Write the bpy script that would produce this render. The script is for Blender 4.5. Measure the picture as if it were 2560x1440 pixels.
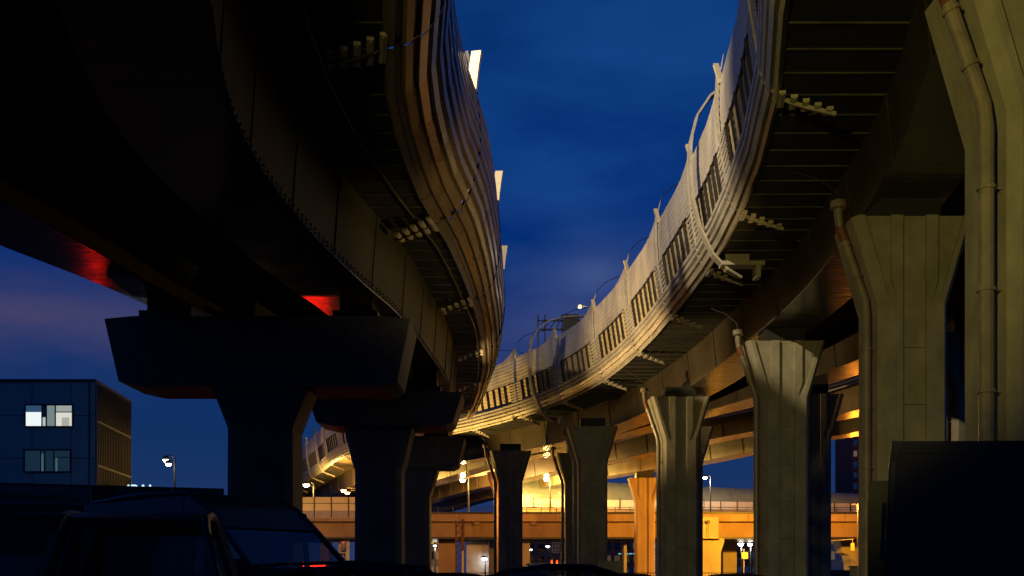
import bpy, math, random
from mathutils import Vector, Matrix
random.seed(7)
for _o in list(bpy.data.objects): bpy.data.objects.remove(_o)
SC = bpy.context.scene
COL = SC.collection
CZ = 1.6                       # eye height
F = 2489.0                     # focal length in photo pixels (35 mm lens)
# ------------------------------------------------------------------ camera
cam = bpy.data.cameras.new("camera"); camo = bpy.data.objects.new("camera", cam); COL.objects.link(camo)
cam.sensor_width = 36; cam.lens = 35; cam.clip_end = 5000; cam.clip_start = 0.1
cam.shift_y = 720 / 2560
camo.location = (0, 0, CZ); camo.rotation_euler = (math.radians(90), 0, 0)
SC.camera = camo
# ------------------------------------------------------------------ sky
W = bpy.data.worlds.new("World"); SC.world = W; W.use_nodes = True
nt = W.node_tree; nt.nodes.clear()
def N(t, **k):
    n = nt.nodes.new(t)
    for a, b in k.items(): setattr(n, a, b)
    return n
out = N('ShaderNodeOutputWorld'); bg = N('ShaderNodeBackground')
sky = N('ShaderNodeTexSky', sky_type='NISHITA', sun_disc=False)
sky.sun_elevation = math.radians(-3.0); sky.sun_rotation = math.radians(200); sky.air_density = 1.2; sky.ozone_density = 4
tc = N('ShaderNodeTexCoord'); sep = N('ShaderNodeSeparateXYZ')
nt.links.new(tc.outputs['Generated'], sep.inputs[0])
ramp = N('ShaderNodeValToRGB')
e = ramp.color_ramp.elements
e[0].position = 0.0; e[0].color = (.014, .034, .112, 1)
e[1].position = 1.0; e[1].color = (.0010, .012, .070, 1)
for p, c in ((.06, (.012, .034, .120)), (.13, (.0055, .030, .120)), (.22, (.0030, .028, .140)), (.33, (.0012, .026, .170)), (.45, (.0020, .029, .160)), (.7, (.0015, .020, .100))):
    q = e.new(p); q.color = (*c, 1)
nt.links.new(sep.outputs['Z'], ramp.inputs[0])
def MA(op, a, b=None, c=None):
    n = N('ShaderNodeMath', operation=op)
    for i, x in enumerate((a, b, c)):
        if x is None: continue
        if isinstance(x, (int, float)): n.inputs[i].default_value = x
        else: nt.links.new(x, n.inputs[i])
    return n.outputs[0]
mp = N('ShaderNodeMapping'); mp.inputs['Scale'].default_value = (1.6, 1.0, 4.5)
nt.links.new(tc.outputs['Generated'], mp.inputs[0])
no = N('ShaderNodeTexNoise'); no.inputs['Scale'].default_value = 3.2; no.inputs['Detail'].default_value = 5; no.inputs['Roughness'].default_value = .5
nt.links.new(mp.outputs[0], no.inputs[0])
prev = ramp.outputs[0]
# soft dusk cloud banks: (x, z) direction, half widths, colour, strength
for cx_, cz_, sx_, sz_, col_, k_ in ((-.42, .226, .19, .034, (.052, .052, .140), 1.0), (.07, .235, .16, .075, (.045, .054, .165), .95), (.02, .40, .17, .16, (.008, .062, .25), .6), (.18, .46, .15, .10, (.008, .062, .24), .5),
                             (.078, .290, .028, .020, (.05, .085, .24), .8), (-.30, .03, .35, .04, (.035, .042, .125), .5)):
    dx = MA('DIVIDE', MA('SUBTRACT', sep.outputs['X'], cx_), sx_); dz = MA('DIVIDE', MA('SUBTRACT', sep.outputs['Z'], cz_), sz_)
    r2 = MA('ADD', MA('MULTIPLY', dx, dx), MA('MULTIPLY', dz, dz)); g_ = MA('EXPONENT', MA('MULTIPLY', r2, -1.0))
    nz = N('ShaderNodeMapRange'); nz.inputs[1].default_value = .36; nz.inputs[2].default_value = .60; nt.links.new(no.outputs['Fac'], nz.inputs[0])
    fr_ = MA('MINIMUM', MA('MULTIPLY', MA('MULTIPLY', g_, nz.outputs[0]), k_), 1.0)
    fr_ = MA('MULTIPLY', fr_, MA('GREATER_THAN', sep.outputs['Y'], 0.0)) if abs(cx_) < .5 else fr_
    mx = N('ShaderNodeMixRGB'); nt.links.new(fr_, mx.inputs[0]); nt.links.new(prev, mx.inputs[1]); mx.inputs[2].default_value = (*col_, 1); prev = mx.outputs[0]
ad = N('ShaderNodeMixRGB', blend_type='ADD'); ad.inputs[0].default_value = 1
sm = N('ShaderNodeMixRGB', blend_type='MULTIPLY'); sm.inputs[0].default_value = 1; sm.inputs[2].default_value = (.002, .002, .002, 1)
nt.links.new(sky.outputs[0], sm.inputs[1]); nt.links.new(prev, ad.inputs[1]); nt.links.new(sm.outputs[0], ad.inputs[2])
nt.links.new(ad.outputs[0], bg.inputs[0]); bg.inputs[1].default_value = 1.0
nt.links.new(bg.outputs[0], out.inputs[0])
# ------------------------------------------------------------------ exposure
vs = SC.view_settings; vs.view_transform = 'Standard'; vs.look = 'None'; vs.exposure = 0; vs.gamma = 1
SC.cycles.use_denoising = True
SC.cycles.max_bounces = 5; SC.cycles.sample_clamp_indirect = 3; SC.cycles.caustics_reflective = False; SC.cycles.caustics_refractive = False
# ------------------------------------------------------------------ added fill floods, unseen from the camera (their masts are built further down)
FILL_FLOODS = [  # position, target, colour, watts, cone degrees
    ((-8.0, -4, 8.6), (8.6, 33, 12.4), (1.0, .80, .17), 13000, 42),
    ((-7.2, 63.5, 7.6), (9.0, 68, 18.0), (1.0, .66, .27), 19000, 66),
    ((-10.2, 99, 7.6), (-2.5, 99, 18.5), (1.0, .60, .14), 17000, 74),
    ((-9.5, 33, 27.0), (9.0, 58, 19.5), (1.0, .77, .44), 38000, 80),
    ((14.2, 36.2, 5.0), (-2.5, 47, 20.5), (1.0, .62, .20), 5000, 56),
]

# ------------------------------------------------------------------ helpers
def P(u, v, d): return Vector(((u - 1280) / F * d, d, CZ + (1440 - v) / F * d))
WO = {}
class MB:
    def __init__(s): s.v = []; s.f = []
    def add(s, vs, fs):
        b = len(s.v); s.v += [tuple(x) for x in vs]; s.f += [tuple(b + i for i in f) for f in fs]; return s
    def box(s, x0, y0, z0, x1, y1, z1, rot=0, c=None):
        vs = [(x, y, z) for z in (z0, z1) for y in (y0, y1) for x in (x0, x1)]
        if rot:
            c = c or ((x0 + x1) / 2, (y0 + y1) / 2); ca, sa = math.cos(rot), math.sin(rot)
            vs = [(c[0] + (x - c[0]) * ca - (y - c[1]) * sa, c[1] + (x - c[0]) * sa + (y - c[1]) * ca, z) for x, y, z in vs]
        return s.add(vs, [(0, 2, 3, 1), (4, 5, 7, 6), (0, 1, 5, 4), (2, 6, 7, 3), (0, 4, 6, 2), (1, 3, 7, 5)])
    def obox(s, c, ax, ay, az):      # oriented box: centre and half-axis vectors
        c, ax, ay, az = map(Vector, (c, ax, ay, az))
        vs = [c + i * ax + j * ay + k * az for k in (-1, 1) for j in (-1, 1) for i in (-1, 1)]
        return s.add(vs, [(0, 2, 3, 1), (4, 5, 7, 6), (0, 1, 5, 4), (2, 6, 7, 3), (0, 4, 6, 2), (1, 3, 7, 5)])
    def tube(s, pts, r, n=8, cap=True):
        pts = [Vector(p) for p in pts]; rings = []
        rr = r if isinstance(r, (list, tuple)) else [r] * len(pts)
        for i, p in enumerate(pts):
            t = (pts[min(i + 1, len(pts) - 1)] - pts[max(i - 1, 0)]).normalized()
            a = Vector((0, 0, 1)) if abs(t.z) < .9 else Vector((1, 0, 0))
            u = t.cross(a).normalized(); w = t.cross(u)
            rings.append([p + rr[i] * (math.cos(2 * math.pi * k / n) * u + math.sin(2 * math.pi * k / n) * w) for k in range(n)])
        vs = [x for R in rings for x in R]; fs = []
        for i in range(len(pts) - 1):
            for k in range(n):
                fs.append((i * n + k, i * n + (k + 1) % n, (i + 1) * n + (k + 1) % n, (i + 1) * n + k))
        if cap: fs += [tuple(range(n)), tuple(range((len(pts) - 1) * n, len(pts) * n))]
        return s.add(vs, fs)
    def loft(s, rings, closed=True, caps=False):
        n = len(rings[0]); vs = [x for R in rings for x in R]; fs = []
        for i in range(len(rings) - 1):
            for k in range(n if closed else n - 1):
                fs.append((i * n + k, i * n + (k + 1) % n, (i + 1) * n + (k + 1) % n, (i + 1) * n + k))
        if caps: fs += [tuple(range(n))[::-1], tuple(range((len(rings) - 1) * n, len(rings) * n))]
        return s.add(vs, fs)
    def build(s, name, mat, parent=None, smooth=False, fix=True):
        me = bpy.data.meshes.new(name); me.from_pydata(s.v, [], s.f); me.validate()
        if fix:
            import bmesh
            b = bmesh.new(); b.from_mesh(me); bmesh.ops.recalc_face_normals(b, faces=b.faces); b.to_mesh(me); b.free()
        if smooth:
            for p in me.polygons: p.use_smooth = True
        o = bpy.data.objects.new(name, me); COL.objects.link(o); me.materials.append(mat)
        if parent is not None:
            o.parent = parent; w = WO.get(parent.name, Vector((0, 0, 0))); o.location = -w
        WO[o.name] = Vector((0, 0, 0)); return o
def tag(o, label=None, cat=None, group=None, kind=None):
    if label: o['label'] = label
    if cat: o['category'] = cat
    if group: o['group'] = group
    if kind: o['kind'] = kind
    return o
def thing(name, label, cat, loc=(0, 0, 0), rz=0, group=None, world=False):
    """an Empty at the base. world=True: children are modelled in world coordinates"""
    o = bpy.data.objects.new(name, None); COL.objects.link(o); o.location = loc; o.rotation_euler = (0, 0, rz); o.empty_display_size = .3
    WO[o.name] = Vector(loc) if world else Vector((0, 0, 0))
    return tag(o, label, cat, group)
def copy_tree(o, parent=None):
    c = o.copy(); COL.objects.link(c)
    if parent is not None: c.parent = parent
    for ch in [x for x in ALLCH(o)]: copy_tree(ch, c)
    return c
def ALLCH(o): return [x for x in bpy.data.objects if x.parent == o]
# ---- materials
def mat(name, col, rough=.6, metal=0, noise=.25, scale=1.0, bump=0, spec=.5, stretch=(1, 1, 1), col2=None, detail=6):
    m = bpy.data.materials.new(name); m.use_nodes = True; t = m.node_tree; b = t.nodes['Principled BSDF']
    b.inputs['Roughness'].default_value = rough; b.inputs['Metallic'].default_value = metal; b.inputs['Specular IOR Level'].default_value = spec
    g = t.nodes.new('ShaderNodeTexCoord'); mp = t.nodes.new('ShaderNodeMapping'); mp.inputs['Scale'].default_value = stretch
    t.links.new(g.outputs['Object'], mp.inputs[0])
    n = t.nodes.new('ShaderNodeTexNoise'); n.inputs['Scale'].default_value = scale; n.inputs['Detail'].default_value = detail; n.inputs['Roughness'].default_value = .65
    t.links.new(mp.outputs[0], n.inputs[0])
    r = t.nodes.new('ShaderNodeValToRGB'); r.color_ramp.elements[0].position = .3; r.color_ramp.elements[1].position = .7
    c2 = col2 or tuple(x * (1 - noise) for x in col)
    r.color_ramp.elements[0].color = (*c2, 1); r.color_ramp.elements[1].color = (*[min(1, x * (1 + noise * .4)) for x in col], 1)
    t.links.new(n.outputs['Fac'], r.inputs[0]); t.links.new(r.outputs[0], b.inputs['Base Color'])
    mr = t.nodes.new('ShaderNodeMapRange'); mr.inputs['To Min'].default_value = max(.03, rough - .12); mr.inputs['To Max'].default_value = min(1, rough + .12)
    t.links.new(n.outputs['Fac'], mr.inputs[0]); t.links.new(mr.outputs[0], b.inputs['Roughness'])
    if bump:
        n2 = t.nodes.new('ShaderNodeTexNoise'); n2.inputs['Scale'].default_value = scale * 9; n2.inputs['Detail'].default_value = 8
        t.links.new(mp.outputs[0], n2.inputs[0])
        bp = t.nodes.new('ShaderNodeBump'); bp.inputs['Strength'].default_value = bump; bp.inputs['Distance'].default_value = .05
        t.links.new(n2.outputs['Fac'], bp.inputs['Height']); t.links.new(bp.outputs[0], b.inputs['Normal'])
    return m
def emat(name, col, s):
    m = bpy.data.materials.new(name); m.use_nodes = True; b = m.node_tree.nodes['Principled BSDF']
    b.inputs['Base Color'].default_value = (*[min(.8, c) for c in col], 1); b.inputs['Emission Color'].default_value = (*col, 1); b.inputs['Emission Strength'].default_value = s
    return m
def glassmat(name, tint=(.6, .65, .65), gloss=.12, rough=.05):
    m = bpy.data.materials.new(name); m.use_nodes = True; t = m.node_tree; t.nodes.clear()
    o = t.nodes.new('ShaderNodeOutputMaterial'); x = t.nodes.new('ShaderNodeMixShader'); a = t.nodes.new('ShaderNodeBsdfTransparent'); g = t.nodes.new('ShaderNodeBsdfGlossy')
    a.inputs[0].default_value = (*tint, 1); g.inputs['Roughness'].default_value = rough; x.inputs[0].default_value = gloss
    t.links.new(a.outputs[0], x.inputs[1]); t.links.new(g.outputs[0], x.inputs[2]); t.links.new(x.outputs[0], o.inputs[0]); return m
def glossband(name, col, rough, freq, amp, axis_stretch):
    """gloss painted steel with fine plate ripples"""
    m = mat(name, col, rough=rough, noise=.3, scale=.7, spec=.5); t = m.node_tree; b = t.nodes['Principled BSDF']
    g = t.nodes.new('ShaderNodeTexCoord'); mp = t.nodes.new('ShaderNodeMapping'); mp.inputs['Scale'].default_value = axis_stretch; t.links.new(g.outputs['Object'], mp.inputs[0])
    n = t.nodes.new('ShaderNodeTexNoise'); n.inputs['Scale'].default_value = freq; n.inputs['Detail'].default_value = 3; t.links.new(mp.outputs[0], n.inputs[0])
    bp = t.nodes.new('ShaderNodeBump'); bp.inputs['Strength'].default_value = amp; bp.inputs['Distance'].default_value = .1
    t.links.new(n.outputs['Fac'], bp.inputs['Height']); t.links.new(bp.outputs[0], b.inputs['Normal']); return m
M = dict(
    clad=mat('cream_sheet_metal', (.60, .56, .49), rough=.36, metal=.2, noise=.34, scale=.8, stretch=(1, 1, .5), spec=.6),
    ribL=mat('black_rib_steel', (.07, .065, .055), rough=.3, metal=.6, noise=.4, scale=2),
    cladL=mat('shaded_sheet_metal', (.22, .18, .125), rough=.30, metal=.35, noise=.35, scale=.9, spec=.6),  # cream metal of the left skirt, with its shade put into the colour
    rib=mat('rib_steel', (.50, .47, .42), rough=.45, metal=.2, noise=.3, scale=2),
    dark=mat('dark_steel', (.022, .022, .022), rough=.5, noise=.3, scale=2),
    pane=mat('ochre_glazing', (.62, .52, .33), rough=.35, noise=.3, scale=1.5, stretch=(1, 1, 2.5)),
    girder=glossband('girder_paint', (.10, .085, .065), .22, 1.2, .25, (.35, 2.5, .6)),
    girderL=glossband('girder_paint_shaded', (.020, .021, .018), .17, 1.0, .12, (.3, 2.5, .6)),  # left girder paint, blackened to carry the shade under the deck
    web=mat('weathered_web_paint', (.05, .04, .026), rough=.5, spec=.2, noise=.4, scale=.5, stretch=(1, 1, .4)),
    web2=mat('lit_web_paint', (.20, .15, .085), rough=.4, noise=.45, scale=.5, stretch=(1, 1, .4)),  # lighter copy of the web paint, lamp light put into the colour
    webL=mat('weathered_web_paint_shaded', (.04, .042, .02), rough=.65, noise=.5, scale=.5, bump=.1),  # left web paint; shade and faint olive light are in the colour
    deck=mat('dark_deck_steel', (.022, .023, .022), rough=.6, noise=.4, scale=1),
    flange=mat('flange_steel', (.10, .10, .07), rough=.45, noise=.5, scale=.8),
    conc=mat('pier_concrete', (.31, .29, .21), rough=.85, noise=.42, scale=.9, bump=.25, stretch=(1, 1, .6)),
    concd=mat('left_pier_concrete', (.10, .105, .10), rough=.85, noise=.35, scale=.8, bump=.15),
    conco=mat('bridge_concrete', (.34, .23, .15), rough=.85, noise=.35, scale=.45, bump=.1, stretch=(1, 1, .35)),
    concy=mat('pale_pier_concrete', (.42, .38, .28), rough=.85, noise=.3, scale=.5, bump=.1, stretch=(1, 1, .4)),
    pipe=mat('grey_drainpipe', (.26, .22, .15), rough=.4, noise=.4, scale=1.5),
    rust=mat('rusty_pipe', (.20, .065, .02), rough=.6, noise=.5, scale=4),
    asphalt=mat('asphalt', (.045, .045, .047), rough=.75, noise=.4, scale=.5, bump=.2),
    black=mat('black_rubber', (.02, .02, .02), rough=.7),
    paintk=mat('dark_car_paint', (.014, .015, .018), rough=.42, noise=.1, spec=.6),
    paintg=mat('green_black_paint', (.008, .022, .017), rough=.4, noise=.1, spec=.6),
    paintw=mat('white_van_paint', (.72, .68, .58), rough=.35, noise=.1),
    redp=mat('red_stripe', (.65, .03, .02), rough=.4, noise=.05),
    chrome=mat('rim_alloy', (.35, .35, .36), rough=.3, metal=.8),
    tab=mat('white_fin', (.52, .47, .38), rough=.5, noise=.06),
    facade=mat('painted_facade', (.19, .38, .40), rough=.8, noise=.12, scale=.6),
    brick=mat('red_brick', (.25, .09, .07), rough=.85, noise=.4, scale=2),
    bldg=mat('grey_facade', (.12, .11, .13), rough=.85, noise=.3, scale=.3),
    yel=mat('frosted_panel', (.75, .62, .35), rough=.4, noise=.12, scale=.6),
    purp=mat('parapet_metal', (.36, .30, .30), rough=.55, noise=.2, scale=1.0),
    tubeg=mat('tinted_barrier_glass', (.16, .18, .17), rough=.3, noise=.25, scale=.3),
    pale=mat('pale_panel', (.62, .55, .52), rough=.5, noise=.15, scale=.5),
    glass2=glassmat('van_glass', (.5, .55, .57), .22, .03),
    glass=glassmat('car_glass', (.45, .5, .52), .045, .06),
    curtain=glassmat('bronze_curtain_glass', (.05, .04, .03), .55, .012),
    fence1=mat('hoarding_blue_grey', (.10, .12, .15), rough=.6, noise=.25, scale=1),
    fence2=mat('hoarding_dark_red', (.11, .012, .012), rough=.6, noise=.3, scale=1),
    fence3=mat('hoarding_grey_green', (.075, .085, .07), rough=.6, noise=.3, scale=1),
    fence4=mat('hoarding_charcoal', (.025, .025, .025), rough=.6, noise=.3, scale=1),
    truck=mat('truck_tarpaulin', (.014, .016, .020), rough=.6, noise=.3, scale=1.2),
    signy=mat('yellow_sign_film', (.75, .68, .12), rough=.5, noise=.05),
    signb=mat('blue_sign_film', (.02, .03, .22), rough=.5, noise=.05),
    signr=mat('red_sign_film', (.45, .05, .02), rough=.5, noise=.05),
    signw=mat('white_sign_film', (.6, .58, .5), rough=.5, noise=.05),
    e_white=emat('lamp_white', (1, .93, .80), 22), e_cool=emat('lamp_cool', (.75, .82, 1), 18), e_warm=emat('lamp_warm', (1, .62, .22), 16),
    e_yel=emat('lamp_yellow', (1, .80, .40), 1.2), e_red=emat('lamp_red', (1, .03, .01), 6), e_org=emat('lamp_orange', (1, .20, .01), 3),
    e_room=emat('lit_room', (.78, .86, .80), 1.0), e_room2=emat('dim_room', (.10, .20, .22), .30), e_win=emat('far_window', (.9, .6, .35), .10),
    e_cyan=emat('cyan_letters', (.55, .85, 1.0), 1.5), e_blue=emat('blue_strip', (.25, .75, .85), .6),
)
# ---- curves X(Y) with cubic interpolation
class Curve:
    def __init__(s, pts):
        s.p = sorted(pts); n = len(s.p); s.m = []
        for i in range(n):
            a, b = s.p[max(0, i - 1)], s.p[min(n - 1, i + 1)]; s.m.append((b[1] - a[1]) / (b[0] - a[0]))
    def __call__(s, y):
        p = s.p
        if y <= p[0][0]: return p[0][1] + s.m[0] * (y - p[0][0])
        if y >= p[-1][0]: return p[-1][1] + s.m[-1] * (y - p[-1][0])
        for i in range(len(p) - 1):
            if y <= p[i + 1][0]: break
        h = p[i + 1][0] - p[i][0]; t = (y - p[i][0]) / h
        return ((2*t**3 - 3*t*t + 1) * p[i][1] + (t**3 - 2*t*t + t) * h * s.m[i] + (-2*t**3 + 3*t*t) * p[i+1][1] + (t**3 - t*t) * h * s.m[i+1])
    def d(s, y): return (s(y + .05) - s(y - .05)) / .1
    def nrm(s, y, side):      # unit horizontal normal, side -1 = towards -X
        k = s.d(y); n = Vector((1, -k, 0)).normalized(); return n * side
    def tan(s, y): return Vector((s.d(y), 1, 0)).normalized()
    def pt(s, y, off, side, z): return Vector((s(y), y, 0)) + s.nrm(y, side) * off + Vector((0, 0, z + CZ))
    def arc_next(s, y, L):
        d = 0
        while d < L: k = s.d(y); y += .1; d += .1 * math.sqrt(1 + k * k)
        return y
CR = Curve([(-20, 4.0), (0, 4.2), (10, 4.8), (20, 6.3), (26, 7.25), (31.1, 8.4), (37, 9.2), (45.5, 9.7), (55.7, 9.4), (66.7, 8.6), (79.4, 6.4), (91, 2.2), (102, -4.1), (111, -11.3), (120, -18.4), (130, -23.0), (141, -26.5), (155, -31.5), (178, -39.3), (215, -52)])
CA = Curve([(-20, 18), (0, 18.5), (12, 19), (25, 20.5), (38, 23), (50, 24.0), (61.4, 22.1), (67, 20.7), (74.9, 18.1), (80.6, 15.4), (88, 12.4), (94.4, 9.0), (102.6, 5.9), (109.8, 1.8), (117, -1.6), (143.7, -12.2), (178, -27), (215, -40)])
CB = Curve([(40, 37), (60, 33), (78.2, 28.1), (81.5, 26.7), (90, 22.0), (96.4, 19), (105.4, 15.2), (115, 10.9), (121.6, 7.3), (137.4, 1.2), (143, -2.0), (177.6, -14.8), (215, -27)])
CC = Curve([(40, 46), (60, 41), (78, 35.5), (89.5, 32), (92.7, 30.2), (105.4, 25.2), (114, 22), (123, 16.6), (131.7, 11.9), (138.6, 8.3), (158, 1.6), (163.8, -2), (215, -17)])
CL = Curve([(-20, -2), (0, -2.2), (12, -2.5), (20, -2.9), (26, -3.35), (30, -3.9), (34, -4.0), (39.7, -3.67), (44.4, -3.0), (53, -2.3), (63, -2.0), (72, -2.2), (84, -3.2), (95, -4.4)])
CE = Curve([(-20, -4.8), (0, -5.1), (12, -5.6), (20.4, -6.2), (22.8, -6.7), (26.2, -7.2), (30, -7.25), (34.2, -6.9), (39.7, -6.1), (45.2, -5.1), (54.4, -4.3), (61.2, -3.9), (75, -4.3), (95, -6.2)])
CF = Curve([(-20, -16), (0, -16.5), (12, -16.8), (25, -17.2), (31.2, -16.1), (35.8, -15.2), (42, -14.3), (59, -10.3), (75, -9.5), (95, -11)])   # right edge of far-left girder
CG = Curve([(-20, -22), (0, -22), (12, -21.8), (25, -21), (35.4, -18.3), (39.2, -17.0), (44.2, -15.7), (59, -12.6), (75, -11.6), (95, -13.2)])   # left edge

# ------------------------------------------------------------------ ground
g = MB(); g.add([(-900, -200, 0), (900, -200, 0), (900, 2600, 0), (-900, 2600, 0)], [(0, 1, 2, 3)])
tag(g.build('ground', M['asphalt']), kind='structure')
r_ = MB(); r_.add([(-200, 112, .004), (200, 112, .004), (200, 126, .004), (-200, 126, .004)], [(0, 1, 2, 3)])
tag(r_.build('road', mat('road_asphalt', (.06, .055, .05), rough=.6, noise=.3, scale=.4, bump=.1)), kind='structure')

# ------------------------------------------------------------------ cladding
PROF = [(0.0, 15.0), (.25, 15.22), (.45, 15.65), (.57, 16.3), (.72, 17.2), (.86, 18.1), (.95, 19.2), (.95, 20.3)]
def corrugated(prof, z0, z1, wave, amp, sh=((0, 0), (.10, 1), (.56, 1), (.66, 0))):
    """corrugated profile polyline between heights z0..z1"""
    L = []; d = 0; P0 = []
    for i in range(len(prof) - 1):
        a, b = Vector(prof[i]), Vector(prof[i + 1]); n = max(1, int((b - a).length / .02))
        for k in range(n): P0.append(a.lerp(b, k / n))
    P0.append(Vector(prof[-1])); P0 = [p for p in P0 if z0 - 1e-6 <= p.y <= z1 + 1e-6]
    tot = sum((P0[i + 1] - P0[i]).length for i in range(len(P0) - 1)); nw = max(1, round(tot / wave)); w = tot / nw
    def at(t):
        d = 0
        for i in range(len(P0) - 1):
            l = (P0[i + 1] - P0[i]).length
            if d + l >= t: q = (P0[i + 1] - P0[i]).normalized(); return P0[i] + q * (t - d), Vector((q.y, -q.x))
            d += l
        q = (P0[-1] - P0[-2]).normalized(); return P0[-1], Vector((q.y, -q.x))
    out = []
    for k in range(nw):
        for f, o in sh:
            p, n = at((k + f) * w); out.append(p + n * amp * o)
    p, n = at(tot); out.append(p); return out
WZ0, WZ1 = 16.35, 18.1
DEEP = ((0, 0), (.05, 1), (.50, 1), (.55, 0))
LOWER = corrugated(PROF, 15.0, WZ0, .29, .20, DEEP); MIDB = corrugated(PROF, WZ0, WZ1, .27, .12, DEEP); UPPER = corrugated(PROF, WZ1, 20.3, .33, .016)
PROFL = [(0.0, 15.0), (.55, 15.12), (1.1, 15.5), (1.5, 16.1), (1.80, 17.0), (1.92, 18.0), (1.88, 19.0), (1.75, 20.3)]
LEFTC = corrugated(PROFL, 15.0, 20.3, .50, .17)
def profpt(z):
    for a, b in zip(PROF, PROF[1:]):
        if a[1] <= z <= b[1]: t = (z - a[1]) / (b[1] - a[1]); return a[0] + (b[0] - a[0]) * t
    return PROF[-1][0]
def LK(y): return 1 - .28 * min(1, max(0, (y - 42) / 14))     # the left skirt bulges less farther away
def bay(cv, side, ya, yb, parent, windows, mt, horn=1.25, near=True):
    b = MB(); L = yb - ya
    fr = [0, .06, .12, .22, .36, .5, .64, .78, .88, .94, 1.0]
    if not windows: fr = [0, .1, .2, .3, .4, .5, .6, .7, .8, .9, 1.0]
    ya_, yb_ = ya + .05, yb - .05
    def station(f):
        y = ya_ + (yb_ - ya_) * f
        # faceted sheets: straight between quarter points
        ns = 2 if windows else 5; q0 = math.floor(f * ns + 1e-9) / ns; q1 = min(1, q0 + 1 / ns)
        if q1 - q0 < 1e-6: q0 = 1 - 1 / ns
        y0, y1 = ya_ + (yb_ - ya_) * q0, ya_ + (yb_ - ya_) * q1
        p0, p1 = cv.pt(y0, 0, side, 0), cv.pt(y1, 0, side, 0); t = (f - q0) / (q1 - q0); base = p0.lerp(p1, t)
        n = cv.nrm(y0, side).lerp(cv.nrm(y1, side), t)
        return base, n
    def ring(f, pts):
        base, n = station(f); kk = 1 if windows else LK(base.y); return [base + n * (p.x * kk) + Vector((0, 0, p.y)) for p in pts]
    if windows:
        b.loft([ring(f, LOWER) for f in fr], closed=False)
        b.loft([ring(f, UPPER) for f in fr], closed=False)
        b.loft([ring(f, MIDB) for f in fr[:3]], closed=False); b.loft([ring(f, MIDB) for f in fr[8:]], closed=False)
    else: b.loft([ring(f, LEFTC) for f in fr], closed=False)
    # rising horn beside the rib
    rs = []; Lm = (yb_ - ya_)
    for f in [0, .03, .06, .1, .15, .2, .27, .36]:
        u = f / .36; h = .02 + horn * (1 - u) ** 2.2; base, n = station(f); TO = .95 if windows else 1.75 * LK(base.y)
        rs.append([base + n * TO + Vector((0, 0, 20.3)), base + n * (TO - .12 * h) + Vector((0, 0, 20.3 + h))])
    b.loft(rs, closed=False)
    o = b.build('cladding_panel', mt, parent, fix=False)
    sol = o.modifiers.new('t', 'SOLIDIFY'); sol.thickness = .02; sol.offset = 0
    if windows:
        w = MB(); pn = MB(); nm = 6
        for k in range(nm + 1):
            f = .12 + .76 * k / nm; base, n = station(f); t = cv.tan(ya) * .10
            for z0, z1 in ((WZ0, 16.95), (16.95, 17.5), (17.5, WZ1)):
                a = base + n * (profpt(z0) + .0) + Vector((0, 0, z0)); c = base + n * (profpt(z1) + .0) + Vector((0, 0, z1))
                m = (a + c) / 2; w.obox(m + n * .01, t, n * .05, (c - a) / 2 * 1.02)
        for z in (WZ1, ):
            for k in range(4):
                f0, f1 = .12 + .76 * k / 4, .12 + .76 * (k + 1) / 4; (b0, n0), (b1, n1) = station(f0), station(f1)
                a = b0 + n0 * (profpt(z) - .03) + Vector((0, 0, z)); c = b1 + n1 * (profpt(z) - .03) + Vector((0, 0, z))
                w.obox((a + c) / 2, (c - a) / 2, n0 * .05, Vector((0, 0, .035)))
        wo = w.build('window', M['dark'], parent)
        PP = corrugated([(x - .10, z) for x, z in PROF], WZ0 - .1, WZ1 + .1, .34, .02)
        pn.loft([ring(f, PP) for f in (.08, .3, .5, .7, .92)], closed=False)
        pn.build('pane', M['pane'], wo, fix=False)
def rib(cv, side, y, parent, mt, tail=True, hoop=0, left=False):
    b = MB(); n = cv.nrm(y, side); t = cv.tan(y); base = cv.pt(y, 0, side, 0) - Vector((0, 0, 0))
    path = ([(-1.75, 14.25), (-1.0, 14.5), (-.4, 14.72)] if tail else []) + (PROFL if left else PROF) + ([(1.6, 21.0), (1.35, 22.0)] if left else [(.93, 20.6), (.88, 20.95)])
    kk = LK(y) if left else 1
    pts = [base + n * (x * kk + .12) + Vector((0, 0, z)) for x, z in path]
    for a, c in zip(pts, pts[1:]):
        d = (c - a); q = d.normalized().cross(t).normalized()
        b.obox((a + c) / 2, t * .04, q * .06, d / 2 * 1.02)
    b2 = MB()
    if tail:       # short cross plates on the tail, like the fins of a fishbone
        for k in range(5):
            f = .05 + k * .36; x, z = -.05 - f, 14.86 - f * .33; c = base + n * (x + .1) + Vector((0, 0, z)); wd = (.75 if left else .48) - .07 * k
            b2.obox(c, t * wd, n * .10, Vector((0, 0, .05)))
            b2.obox(c + Vector((0, 0, -.062)), t * wd * .9, n * .03, Vector((0, 0, .012)))
    o = b.build('rib', mt, parent)
    b2.build('tail_plates', M['clad'], o)
    if hoop:
        h = MB(); pp = []
        for k in range(13):
            a = math.pi * (k / 12) ; x = .9 - hoop / 2 + hoop / 2 * math.cos(a); z = 20.9 + 2.6 * math.sin(a) ** .8
            pp.append(base + n * (x) + Vector((0, 0, z)))
        h.tube(pp, .03, 6); h.build('hoop', M['dark'], o)
    return o
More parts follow.
